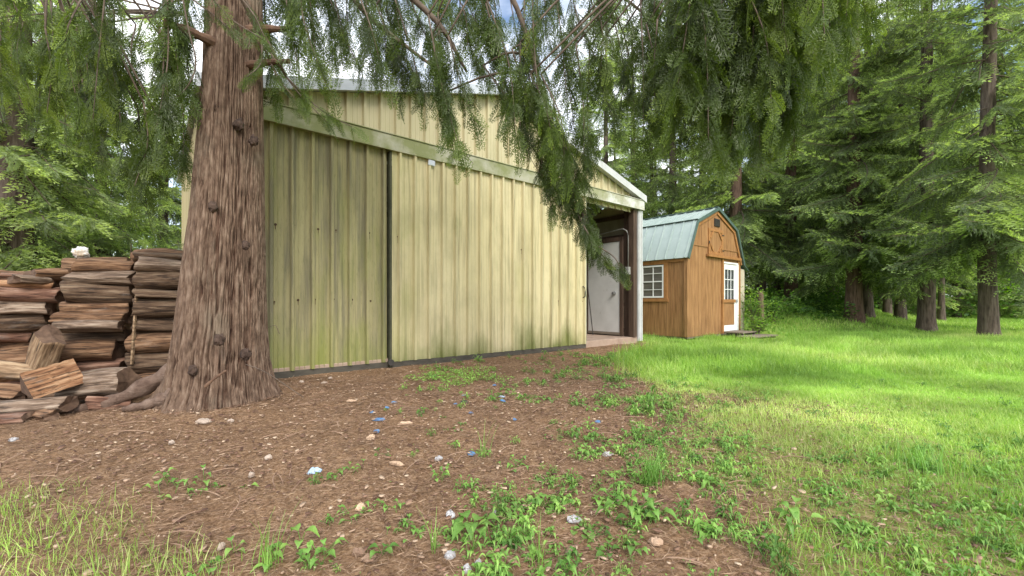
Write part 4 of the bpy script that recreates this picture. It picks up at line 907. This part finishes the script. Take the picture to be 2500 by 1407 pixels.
log(-60, 45, 962, 40, 'wedge', 'brown', 4.1, 'brown split log end jutting in left of orange wedge', rz=20, ry=8, wy=.22)
log(190, 330, 975, 40, 'split', 'dark', 4.6, 'dark split log half buried under the wide grey one', rz=-4, wy=.3)
log(0, 180, 965, 44, 'split', 'dark', 4.5, 'dark split log wedged beneath the orange triangular one', rz=3, wy=.3)
log(60, 150, 1012, 24, 'split', 'brown', 3.85, 'short brown splinter of firewood lying before the long grey log', rz=-22, wy=.12, group='tumbled firewood logs')
log(230, 318, 985, 30, 'wedge', 'red', 4.2, 'small reddish split piece leaning on the surface root', rz=28, ry=10, wy=.14, group='tumbled firewood logs')
log(-70, 60, 1025, 22, 'split', 'red', 3.75, 'thin reddish slab on soil at bottom left of pile', rz=12, wy=.2)
o = lump(198, 622, 5.0, .095, mat('white_crust', [(.45, .36, .26), (.80, .79, .77)], 5, pos=[.36, .5], rough=.8), 'white_rock', None, sq=(1, 1, .9), seed=3, loc=pt(198, 618, 5.1))
tag(o, 'round white lump with tan side on top of the firewood', 'rock')
# surface root running left from the trunk
mb = MB()
for pts_, r_ in (((pt(440, 900, 4.3), pt(370, 935, 4.25), pt(290, 975, 4.2), pt(190, 1000, 4.1), pt(60, 1020, 4.0)), .095), ((pt(430, 960, 4.05), pt(370, 985, 4.0), pt(300, 1000, 3.95)), .07)):
    P = bezier([cl(p) for p in pts_], 20); mb.tube(P, list(np.linspace(r_, r_*.35, 20)*(1+.2*np.sin(np.arange(20)*1.3))), 12)
mb.build('surface_root', M['root'], cedar, smooth=True)
# ------------------------------------------------------------------ grass (uncountable)
def blades(P, h, wd, lean, az, seg, tint, name, m, label, cat):
    """curved blades: P (n,3) roots"""
    n = len(P); S = np.stack([-np.sin(az), np.cos(az), 0*az], 1); A = np.stack([np.cos(az), np.sin(az), 0*az], 1)
    rows = []
    for k in range(seg+1):
        u = k/seg; c = P+A*(lean*u*u*h)[:, None]+np.array([0, 0, 1])*(h*u*(1-.25*lean*u))[:, None]; ww = (wd*(1-.88*u**1.6)/2)[:, None]
        rows += [c-S*ww, c+S*ww]
    V = np.stack(rows, 1).reshape(-1, 3); nv = 2*(seg+1); q = np.array([[2*k, 2*k+1, 2*k+3, 2*k+2] for k in range(seg)])
    Q = (q[None]+(np.arange(n)*nv)[:, None, None]).reshape(-1, 4)
    return tag(raw(name, V, Q, m, tint=np.repeat(tint, nv)), label, cat, kind='stuff')
def sample(n, x0, x1, y0, y1, dens, seed):
    g = np.random.default_rng(seed); x = g.uniform(x0, x1, n); y = g.uniform(y0, y1, n)
    k = (g.random(n) < dens(x, y)) & (x < 1.28*y+2.6) & (x > -1.28*y-1.5) & ~in_barn(x, y) & ~in_shed(x, y); return x[k], y[k], g
def in_barn(x, y):
    t = (x-B0[0])*DX+(y-B0[1])*DY; v = -(x-B0[0])*DY+(y-B0[1])*DX; return (t > TL-.1) & (t < TR+.05) & (v > -.2) & (v < DEPTH+.1)
def in_shed(x, y):
    t = (x-S0[0])*DX+(y-S0[1])*DY; v = -(x-S0[0])*DY+(y-S0[1])*DX; return (t > -.1) & (t < WT+.5) & (v > -.02) & (v < SL+.1) | (t > 1.4) & (t < 3.9) & (v > -1.7) & (v < 0)
def lawn(n, x0, x1, y0, y1, hh, wd, seg, seed, name, label, pw=1.0):
    x, y, g = sample(n, x0, x1, y0, y1, lambda a, b: grass_mask(a, b)**pw, seed); k = len(x)
    clump = fbm(x*2.3, y*2.3, 0*x, 3, 41); h = hh*(.35+1.1*clump)*g.uniform(.6, 1.3, k)*(.65+.7*sm((y-4)/5))
    h = np.where(y > 13.2, h*.7, h)*(1-.5*np.exp(-((x-4.8)**2+(y-11.2)**2)/3)); gold = np.clip(g.normal(.36+.9*(fbm(x*.5, y*.5, 0*x, 2, 77)-.5)+.10*(1-grass_mask(x, y)), .17, k), 0, 1)
    blades(np.stack([x, y, gh(x, y)-.01], 1), h, wd*g.uniform(.7, 1.3, k), g.uniform(.1, .9, k), g.uniform(0, 6.28, k), seg, gold, name, M['grass'], label, 'grass')
lawn(260000, .6, 8.5, 1.3, 6.2, .10, .0055, 3, 1, 'near_grass', 'short thin grass on the near right of the yard', 1.3)
lawn(170000, .8, 18, 6.0, 13.5, .17, .010, 2, 2, 'lawn_grass', 'lush bright green lawn between barn and conifers')
lawn(120000, 2, 44, 13.2, 34, .17, .022, 2, 3, 'far_grass', 'shaded grass and meadow among the conifer trunks')
# tall soft grass at the bottom left corner
x, y, g = sample(7000, -3.2, -.75, 1.5, 2.45, lambda a, b: sm((2.0-b+.45*(fbm(a*2, b*2, 0*a, 2, 8)-.5)*2-(a+1.6)*.40)/.55)*sm((-.80-a)/.5), 11)
k = len(x); blades(np.stack([x, y, gh(x, y)-.01], 1), g.uniform(.03, .12, k), .0032*g.uniform(.6, 1.4, k), g.uniform(.1, .9, k), g.uniform(0, 6.28, k), 4, np.clip(g.normal(.45, .2, k), 0, 1), 'corner_grass', M['grass'], 'soft tall grass in the bottom left corner', 'grass')
# clover-like green patch below the doors and weeds spreading over the soil
def patch_leaves(P, ln, seed, name, m, label, cat, tint, tilt=.5):
    g = np.random.default_rng(seed); n = len(P); az = g.uniform(0, 6.28, n); D = unit(np.stack([np.cos(az), np.sin(az), g.uniform(-.1, .6, n)], 1)); Nn = unit(g.normal(0, tilt, (n, 3))+[0, 0, 1])
    V = rhomb(P, D, Nn, ln, ln*g.uniform(.45, .8, n)); return tag(raw(name, V, np.arange(len(V)).reshape(-1, 4), m, tint=np.repeat(tint, 4)), label, cat, kind='stuff')
def elli(px0, px1, py0, py1, n, seed):
    g = np.random.default_rng(seed); out = []
    cx_, cy_ = (px0+px1)/2, (py0+py1)/2
    for _ in range(n):
        a = g.uniform(0, 6.28); r_ = g.random()**.5*(.75+.25*math.sin(a*5)); out.append(gpt(cx_+(px1-px0)/2*r_*math.cos(a), cy_+(py1-py0)/2*r_*math.sin(a)))
    return np.array(out)
P = elli(975, 1262, 893, 948, 2600, 1); P[:, 2] += rng.uniform(.005, .05, len(P))
patch_leaves(P, rng.uniform(.015, .035, len(P)), 2, 'clover_patch', M['weed'], 'low yellow-green patch on the soil below the cream door', 'ground cover', rng.uniform(.5, 1, len(P)))
def weed_dens(x, y):
    e = edge_x(y); n_ = fbm(x*2.2, y*2.2, 0*x, 3, 55)
    base = np.exp(-((x-e+.1)/.7)**2)*(.62-.3*sm((y-4)/3))+1.1*sm((x+.45)/.6)*sm((3.5-y)/.9)+.10*(x > -1.3)
    return np.clip(base*sm((n_-.38)*7), 0, 1)
# undergrowth at the wood edge
def ug(n, x0, x1, y0, y1, hmax, ls, seed, name, label, dens):
    x, y, g = sample(n, x0, x1, y0, y1, dens, seed); k = len(x); hh = hmax*fbm(x*.9, y*.9, 0*x, 3, 61)**1.5*1.8
    P = np.stack([x, y, gh(x, y)+hh*g.random(k)**.6], 1); patch_leaves(P, ls*g.uniform(.6, 1.4, k), seed, name, M['undergrowth'], label, 'undergrowth', np.clip(g.normal(.35, .25, k), 0, 1), .8)
ug(26000, 7.2, 16, 15.0, 24, .8, .12, 31, 'fern_undergrowth', 'dark green ferns and brush under conifers right of shed', lambda a, b: ((a/b < .80) & (a/b > .5)).astype(float)*sm((b-15)/2.5))
ug(42000, 8, 56, 22, 48, 2.2, .2, 32, 'far_undergrowth', 'sunlit brush beyond the meadow at wood edge', lambda a, b: sm((b-22)/8))
ug(16000, -26, -5.5, 8, 24, 1.6, .13, 33, 'left_undergrowth', 'brush growing behind the woodpile', lambda a, b: 1.0+0*a)
# needle litter and twigs on the soil
def litter(n, x0, x1, y0, y1, seed, l0, l1, w0, name, label):
    x, y, g = sample(n, x0, x1, y0, y1, lambda a, b: 1-.55*grass_mask(a, b), seed); k = len(x); az = g.normal(.25, .9, k); D = unit(np.stack([np.cos(az), np.sin(az), g.normal(0, .12, k)], 1))
    ln = g.uniform(l0, l1, k); P = np.stack([x, y, gh(x, y)+g.uniform(.008, .022, k)], 1)
    V = rhomb(P, D, unit(g.normal(0, .4, (k, 3))+[0, 0, 1]), ln, w0*g.uniform(.6, 1.6, k))
    tag(raw(name, V, np.arange(len(V)).reshape(-1, 4), M['litter'], tint=np.repeat(np.clip(g.beta(1.6, 2.0, k), 0, 1), 4)), label, 'litter', kind='stuff')
litter(170000, -5.5, 3.2, 1.5, 6.0, 41, .02, .085, .0024, 'needle_litter', 'reddish-brown needles and bark shreds covering the soil')
litter(50000, -3, 6, 4.0, 11.5, 42, .03, .10, .005, 'far_litter', 'reddish-brown needle litter along the barn doors')
tm = MB(); g = np.random.default_rng(8)
for k in range(150):
    x = g.uniform(-3.6, 1.8); y = g.uniform(1.6, 5.2)
    if abs(x) > 1.25*y or (x+3)**2+(y-4.4)**2 < .6 or bool(in_barn(x, y)): continue
    a = g.uniform(0, 3.14); l_ = g.uniform(.08, .30); c = g.uniform(-.8, .8); P = []
    for j in range(7):
        u = j/6; aa = a+c*u; x += math.cos(aa)*l_/6; y += math.sin(aa)*l_/6; P.append((x, y, float(gh(x, y))+.014+.012*math.sin(u*3.1)))
    tm.tube(P, [.0028]*6+[.001], 5)
    if g.random() < .5: q = P[3]; b = a+g.choice([-.8, .8]); tm.tube([q, (q[0]+.3*l_*math.cos(b), q[1]+.3*l_*math.sin(b), q[2]+.008)], .0016, 4)
tag(tm.build('twig_litter', mat('pale_twigs', [(.20, .12, .08), (.38, .26, .18)], 3, rough=.9, bump=0)), 'pale thin fallen twigs strewn over the needle soil', 'twigs', kind='stuff')
def flakes(n, x0, x1, y0, y1, seed, s0, s1, name, label, tint):
    x, y, g = sample(n, x0, x1, y0, y1, lambda a, b: 1-.7*grass_mask(a, b), seed); k = len(x); az = g.uniform(0, 6.28, k); ln = g.uniform(s0, s1, k)*g.uniform(.6, 1, k); wd = ln*g.uniform(.3, .8, k)
    A = np.stack([np.cos(az), np.sin(az), g.normal(0, .15, k)], 1); B = np.stack([-np.sin(az), np.cos(az), g.normal(0, .2, k)], 1); C = np.stack([x, y, gh(x, y)+.016], 1)
    vs = []
    for (a, b, z) in ((-.5, -.1, 0), (-.2, -.5, .0), (.35, -.42, 0), (.5, .1, 0), (.15, .5, 0), (-.35, .38, 0)):
        a_ = a*g.uniform(.7, 1.2, k); b_ = b*g.uniform(.7, 1.2, k); vs.append(C+A*(a_*ln)[:, None]+B*(b_*wd)[:, None])
    lo = np.stack(vs, 1); hi = lo+np.array([0, 0, .004]); V = np.concatenate([lo, hi], 1).reshape(-1, 3)
    q = [[6, 7, 8, 9], [9, 10, 11, 6]]+[[j, (j+1) % 6, 6+(j+1) % 6, 6+j] for j in range(6)]; q = np.array(q)
    Q = (q[None]+(np.arange(k)*12)[:, None, None]).reshape(-1, 4); tag(raw(name, V, Q, M['chips'], tint=np.repeat(np.clip(g.normal(tint, .25, k), 0, 1), 12)), label, 'litter', kind='stuff')
flakes(4200, -3.8, 2.6, 1.55, 5.6, 51, .012, .05, 'bark_chips', 'brown bark chips strewn over the soil', .35)
flakes(1700, -3.4, 3.2, 1.7, 7.5, 52, .008, .045, 'pale_wood_chips', 'pale tan wood chips and dead leaves on soil', .8)
# ------------------------------------------------------------------ individual scraps and plants
blue = mat('blue_plastic', [(.06, .16, .34), (.11, .26, .46)], 6, rough=.4, bump=0); lblue = mat('pale_blue_plastic', [(.30, .45, .62), (.45, .60, .74)], 8, rough=.5, bump=.2, bdist=.004)
white = mat('crumpled_white', [(.28, .27, .27), (.52, .52, .53)], 25, rough=.5, bump=.6, bdist=.006)
def scrap(px, py, w_, h_, m, name, label, cat, seed, thick=.006, group=None):
    x, y, z = gpt(px, py); g = np.random.default_rng(seed); w_ *= .82; h_ *= .82; s_ = w_/F*y; d_ = h_/F*y*2.0; K = 14; V = [(0, 0, thick*1.6)]
    for ring, f in ((1, .55), (2, 1.0)):
        for k in range(K):
            a = 2*math.pi*k/K; r_ = f*(.75+.35*g.random()); V.append((s_/2*r_*math.cos(a), d_/2*r_*math.sin(a), thick*(1.5 if ring == 1 else .4)+g.normal(0, thick*.35)))
    Fs = [(0, 1+k, 1+(k+1) % K) for k in range(K)]+[(1+k, 1+K+k, 1+K+(k+1) % K, 1+(k+1) % K) for k in range(K)]
    b = len(V); V += [(v[0], v[1], -.004) for v in V[1+K:1+2*K]]; Fs += [(1+K+k, b+k, b+(k+1) % K, 1+K+(k+1) % K) for k in range(K)]
    o = MB().add(V, Fs).build(name, m); o.location = (x, y, z+.010); o.rotation_euler = (g.normal(0, .1), g.normal(0, .1), g.uniform(-.4, .4)); return tag(o, label, cat, group)
sc_l = [(925, 1027, 46, 9, 'largest blue plastic scrap, long sliver left of center'), (920, 1056, 20, 9, 'blue scrap just below the long blue sliver'), (910, 1010, 20, 7, 'thin blue scrap just above the long blue sliver'), (945, 998, 14, 8, 'small blue scrap third above the long sliver'), (962, 985, 18, 6, 'dark blue scrap topmost of the left cluster'),
        (1207, 943, 14, 8, 'blue scrap below the green patch, nearest barn'), (1226, 971, 20, 6, 'light blue scrap, upper of a close pair'), (1228, 981, 18, 6, 'blue scrap, lower of a close pair'), (1132, 967, 16, 5, 'small pale blue scrap above the black disc'), (1112, 989, 14, 6, 'blue scrap immediately left of the black disc'), (1150, 1011, 16, 7, 'blue scrap below the black disc'),
        (1256, 1027, 12, 7, 'tiny blue scrap right of center, alone'), (1151, 1111, 26, 14, 'bright blue scrap beside a grass sprig near the foreground'), (1460, 1033, 20, 10, 'blue scrap beside weeds, rightmost of all')]
for i, q in enumerate(sc_l): scrap(*q[:4], lblue if 'pale' in q[4] or 'light' in q[4] else blue, 'plastic_scrap', q[4], 'scrap', i+1, group='blue plastic scraps on the soil')
scrap(768, 1155, 42, 18, lblue, 'plastic_scrap', 'pale blue crumpled rag-like scrap left of center foreground', 'scrap', 31, .012, group='blue plastic scraps on the soil')
scrap(1134, 985, 26, 11, M['dark_iron'], 'black_disc', 'small round black plastic disc lying on the soil', 'disc', 32, .012)
for i, q in enumerate([(1402, 1274, 44, 26, 'largest crumpled white paper among weeds'), (1100, 1262, 26, 26, 'upright white paper scrap beside broad leaves'), (1098, 1362, 36, 20, 'crumpled white paper near bottom center'), (1140, 1395, 26, 16, 'white paper scrap cut by the bottom edge'), (1168, 1380, 22, 10, 'small torn white paper right of the bottom pair'), (1483, 1113, 34, 14, 'thin white sliver of paper right of center'), (1070, 1124, 26, 14, 'white crumpled paper beside a bark sliver'), (32, 1077, 26, 10, 'white scrap at far left on soil'), (1207, 1257, 14, 8, 'tiny white scrap between broad leaf weeds')]):
    scrap(*q[:4], white, 'paper_scrap', q[4], 'paper', 50+i, .008, group='white paper scraps on the soil')
stone = mat('pale_stone', [(.30, .23, .18), (.48, .40, .33)], 12, rough=.8)
for i, q in enumerate([(614, 1165, 20, 13, 'round flat pale disc-like stone left foreground'), (540, 1343, 16, 14, 'round pale stone at bottom left near grass'), (563, 1032, 22, 8, 'pale stone just right of the trunk foot'), (793, 938, 22, 7, 'pale stone in front of algae-stained door'), (736, 935, 16, 6, 'small pale stone left of another by the door'), (806, 926, 14, 6, 'small pale stone closest to algae-stained door'), (655, 1122, 22, 9, 'pale stone below the trunk, isolated'), (418, 1086, 16, 9, 'small pinkish stone below the trunk left side'), (500, 1032, 46, 18, 'broad dull brown stone at the trunk base')]):
    scrap(*q[:4], stone, 'stone', q[4], 'stone', 70+i, .012, group='pale stones on the soil')
for i, q in enumerate([(905, 1072, 26, 20, .9, 'curled pale bark piece below the blue cluster'), (990, 1037, 44, 10, .9, 'flat pale wood chip right of the long blue sliver'), (855, 982, 30, 12, .9, 'pale wood chip upper left of the blue cluster'), (880, 1245, 30, 20, .9, 'tan dead leaf in lower center foreground'), (900, 1370, 40, 22, .3, 'reddish bark slab near the bottom edge center'), (875, 1355, 44, 14, .25, 'darker bark slab left of the reddish one'), (1600, 1330, 44, 18, .6, 'greyish bark slab among weeds at lower right'), (1250, 960, 90, 8, .15, 'dark thin bark strip below the green patch'), (970, 1137, 60, 8, .8, 'long tan bark sliver left of crumpled paper')]):
    m_ = mat('bark_piece', [tuple(np.array((.11, .06, .04))*(1-q[4])+np.array((.48, .34, .23))*q[4]), tuple(1.3*(np.array((.11, .06, .04))*(1-q[4])+np.array((.48, .34, .23))*q[4]))], 12)
    scrap(*q[:4], m_, 'bark_piece', q[5], 'bark piece', 90+i, .010, group='larger bark and wood pieces on the soil')
def leafblade(t, P0, az, pet, ln, wd, lift, tn, g):
    """a broad leaf on a stalk with a fold and a curved tip"""
    A = np.array([math.cos(az), math.sin(az), 0]); S = np.array([-A[1], A[0], 0]); s = np.linspace(0, 1, 6)
    st = P0+A*pet*s[:, None]*.9+np.array([0, 0, 1])*(lift*s**.8)[:, None]; V, Q = strip(st, .0018); t.add(V, Q, tn*.8, 0)
    rows = []
    for u in np.linspace(0, 1, 7):
        c = st[-1]+A*ln*u+np.array([0, 0, lift*.25*math.sin(u*3.1)-ln*.35*u*u]); w_ = wd/2*math.sin(math.pi*min(.98, .04+u**.75))*1.05+.0008
        rows += [c-S*w_+[0, 0, w_*.35+g.normal(0, .001)], c, c+S*w_+[0, 0, w_*.35+g.normal(0, .001)]]
    V = np.array(rows); q = []
    for k in range(6): q += [(3*k, 3*k+1, 3*k+4, 3*k+3), (3*k+1, 3*k+2, 3*k+5, 3*k+4)]
    t.add(V, q, tn, 0)
def rosette(seed, n, up, wf=1):
    g = np.random.default_rng(seed); t = TP()
    for k in range(n):
        leafblade(t, np.array([g.normal(0, .012), g.normal(0, .012), 0]), k*2.4+g.uniform(-.4, .4), .05*g.uniform(.2, 1), .05*g.uniform(.55, 1.05), .032*wf*g.uniform(.7, 1.1), up*g.uniform(.3, 1.1), float(np.clip(g.normal(.45, .17), 0, 1)), g)
    return t.done()
ROS = [rosette(1, 7, .03), rosette(2, 10, .05, .6), rosette(3, 4, .015, 1.3), rosette(4, 14, .08, .4)]
x, y, g = sample(11000, -1.8, 5.5, 1.55, 9, weed_dens, 21); k = len(x); az = g.uniform(0, 6.28, k)
Dw = np.stack([np.cos(az), np.sin(az), g.normal(0, .1, k)], 1); Bw = basis(Dw, np.tile([0, 0, 1.], (k, 1)))*(g.uniform(.25, 1.0, k)*(1+.25*(y > 4)))[:, None, None]
V, Q, T, I = scatter(ROS, g.integers(0, 4, k), Bw, np.stack([x, y, gh(x, y)], 1), g.normal(.05, .22, k))
tag(raw('creeping_weeds', V, Q, M['weed'], tint=T, smooth=True), 'small leafy creeping weeds scattered between soil and lawn', 'weeds', kind='stuff'); print('rosettes', k)
x, y, g = sample(30000, -1.2, 6, 1.55, 10, lambda a, b: weed_dens(a, b)*.8+.25*grass_mask(a, b)*(b < 5), 23); k = len(x)
P = np.stack([x, y, gh(x, y)+g.uniform(.002, .03, k)], 1); patch_leaves(P, g.uniform(.006, .018, k), 24, 'tiny_seedlings', M['weed'], 'tiny green seedlings dotted over the soil', 'seedlings', np.clip(g.normal(.5, .25, k), 0, 1), .8)
def weed(px, py, n, ln, wd, lift, label, seed, name='broadleaf_weed', cat='weed', spread=.02, tn=.45, grassy=0, group='leafy weeds growing in the soil'):
    x, y, z = gpt(px, py); g = np.random.default_rng(seed); t = TP()
    for k in range(n):
        az = k*2.4+g.uniform(-.4, .4); off = np.array([g.normal(0, spread), g.normal(0, spread), 0])*(0 if n <= 5 or spread <= .02 else 1)
        leafblade(t, off, az, ln*g.uniform(.3, 1.0), ln*g.uniform(.6, 1.1), wd*g.uniform(.7, 1.1), lift*g.uniform(.3, 1.1), float(np.clip(g.normal(tn, .15), 0, 1)), g)
    for k in range(grassy):
        az = g.uniform(0, 6.28); h = g.uniform(.08, .24); s = np.linspace(0, 1, 6); o_ = np.array([g.normal(0, spread), g.normal(0, spread), 0]); A = np.array([math.cos(az), math.sin(az), 0]); S = np.array([-A[1], A[0], 0]); c = o_+A*(.45*h*s**2.2)[:, None]+np.array([0, 0, 1])*(h*s)[:, None]; w_ = (.0026*(1-.85*s))[:, None]
        V = np.stack([c-S*w_, c+S*w_], 1).reshape(-1, 3); t.add(V, [(2*i, 2*i+1, 2*i+3, 2*i+2) for i in range(5)], tn, 0)
    V, Q, T, I = t.done(); o = raw(name, V, Q, M['weed'], tint=T, smooth=True); o.location = (x, y, z); tag(o, label, cat, group)
weed(1150, 1300, 9, .085, .060, .06, 'dock-like weed with the largest broad leaves, bottom center', 1, tn=.5)
weed(1240, 1330, 12, .05, .03, .04, 'leafy weed clump just right of the broad leaf dock', 2)
weed(1330, 1240, 14, .055, .035, .05, 'bright leafy weed above the crumpled white paper', 3, tn=.6)
weed(1550, 1270, 20, .065, .040, .08, 'bushy broadleaf weed below the tall grass tuft', 4, spread=.05)
weed(1500, 1230, 10, .05, .035, .05, 'smaller leafy weed at the left of the bushy weed', 5)
weed(1425, 1075, 26, .05, .03, .06, 'dense dark green leafy weed clump right of center', 6, spread=.07, tn=.3)
weed(1430, 1105, 14, .05, .03, .04, 'lighter weed directly under the dense dark clump', 7, spread=.04, tn=.65)
weed(1408, 990, 16, .05, .03, .06, 'small dark weed clump farther back toward barn opening', 8, spread=.05, tn=.2)
weed(1582, 1010, 26, .05, .022, .20, 'upright feathery weed spike at the lawn edge', 9, spread=.03, tn=.4)
weed(1560, 1060, 16, .05, .03, .05, 'low weed at foot of the feathery spike', 10, spread=.06, tn=.25)
weed(1590, 1185, 0, .05, .03, .05, 'tall dark green grass tuft in the right foreground', 11, name='grass_tuft', cat='grass tuft', spread=.035, grassy=110, tn=.35)
weed(450, 1185, 18, .045, .030, .05, 'green leafy weed clump left foreground in needles', 12, spread=.07, tn=.5)
weed(500, 1200, 9, .04, .025, .03, 'little weed beside the left foreground clump', 13, spread=.04)
weed(595, 1195, 2, .045, .035, .02, 'single pale round-leaved seedling left of the stone disc', 14, tn=.7)
weed(395, 1222, 2, .04, .035, .02, 'pale seedling with one round leaf near left grass', 15, tn=.9)
weed(830, 1160, 16, .04, .025, .03, 'faded small weed right of the pale blue rag', 16, spread=.07, tn=.4)
weed(780, 1370, 18, .045, .028, .05, 'leafy weed clump at the bottom left of center', 17, spread=.05)
weed(735, 1330, 3, .06, .045, .07, 'single broad-leaved weed above the bottom clump', 18, tn=.6)
weed(660, 1385, 5, .05, .03, .05, 'bright grass sprig at the bottom edge left of center', 19, spread=.02, grassy=26, tn=.75)
weed(570, 1350, 4, .04, .03, .04, 'small bright green weed beside the round pale stone', 20, tn=.7)
weed(1060, 1350, 0, .05, .03, .05, 'thin upright grass sprig left of the broad leaf dock', 21, name='grass_tuft', cat='grass tuft', spread=.008, grassy=10, tn=.7)
weed(1310, 1385, 0, .05, .03, .05, 'thin grass sprig at the bottom edge', 22, name='grass_tuft', cat='grass tuft', spread=.012, grassy=14, tn=.6)
weed(1070, 1170, 12, .04, .022, .05, 'small weed below the crumpled paper and bark sliver', 23, spread=.03)
weed(1180, 1115, 8, .04, .02, .04, 'sprig-like weed touching the bright blue scrap', 24, spread=.03, grassy=10, tn=.6)
weed(1000, 1300, 12, .035, .022, .03, 'small star-shaped weed left of the dock', 25, spread=.04, tn=.35)
weed(955, 1245, 10, .035, .022, .03, 'small star-shaped weed above the other star weed', 26, spread=.04, tn=.4)
weed(860, 1265, 12, .035, .022, .03, 'small weed left of the tan dead leaf', 27, spread=.05, tn=.4)
weed(1265, 1140, 12, .04, .025, .04, 'trailing weed right of the bright blue scrap', 28, spread=.05, tn=.4)
weed(1720, 1190, 10, .06, .035, .05, 'pale-veined weed in thin grass, right foreground', 29, spread=.03, tn=.6)
weed(1930, 1270, 8, .08, .045, .06, 'broad weed in thin grass further right foreground', 30, spread=.03, tn=.6)
weed(1700, 1300, 14, .05, .03, .05, 'leafy weed near the greyish bark slab', 31, spread=.05, tn=.5)
weed(1880, 1370, 18, .05, .02, .12, 'feathery weed at the bottom edge right of center', 32, spread=.04, tn=.35)
weed(2250, 1150, 0, .05, .03, .05, 'grass tuft above the worn patch at right', 33, name='grass_tuft', cat='grass tuft', spread=.10, grassy=120, tn=.5)
# old post and shrub right of shed
x, y = (1858-1250)/F*14.5, 14.5; z = float(gh(x, y))
po = MB(); po.tube([(0, 0, -.2), (.01, 0, .5), (0, .01, .95), (-.02, 0, 1.38)], [.10, .095, .09, .085], 10)
o = po.build('fence_post', M['post_wood']); o.location = (x, y, z-.05); tag(o, 'short weathered wooden post right of the shed', 'post')
def shrub(px, Y, H, r, n, label, seed, tn):
    x = (px-1250)/F*Y; e = empty('shrub', (x, Y, float(gh(x, Y)))); g = np.random.default_rng(seed); st = MB(); tips = []
    for k in range(16):
        a = g.uniform(0, 6.28); q = np.array([math.cos(a)*r*g.uniform(.3, 1), math.sin(a)*r*g.uniform(.3, 1), H*g.uniform(.45, 1)]); C = bezier([(0, 0, -.05), q*[.3, .3, .6], q], 8); st.tube(C, list(np.linspace(.012, .003, 8)), 5); tips.append(C)
    st.build('stem', M['limb'], e); T = np.concatenate([c[3:] for c in tips]); k = g.integers(0, len(T), n); P = T[k]+g.normal(0, .11, (n, 3)); D = unit(g.normal(0, 1, (n, 3))*[1, 1, .4]); ln = g.uniform(.05, .11, n)
    V = rhomb(P, D, unit(g.normal(0, .4, (n, 3))+[0, 0, 1]), ln, ln*.6); raw('leaves', V, np.arange(len(V)).reshape(-1, 4), M['undergrowth'], e, tint=np.repeat(np.clip(g.normal(tn, .2, n), 0, 1), 4)); tag(e, label, 'shrub')
shrub(1838, 14.0, 1.5, .5, 900, 'airy bright green shrub between shed and old post', 1, .7)
shrub(1890, 15.5, 1.1, .8, 1500, 'low bushy shrub just right of the old post', 2, .4)
shrub(1850, 13.4, .75, .5, 700, 'low sprig shrub in front of the old post', 3, .6)
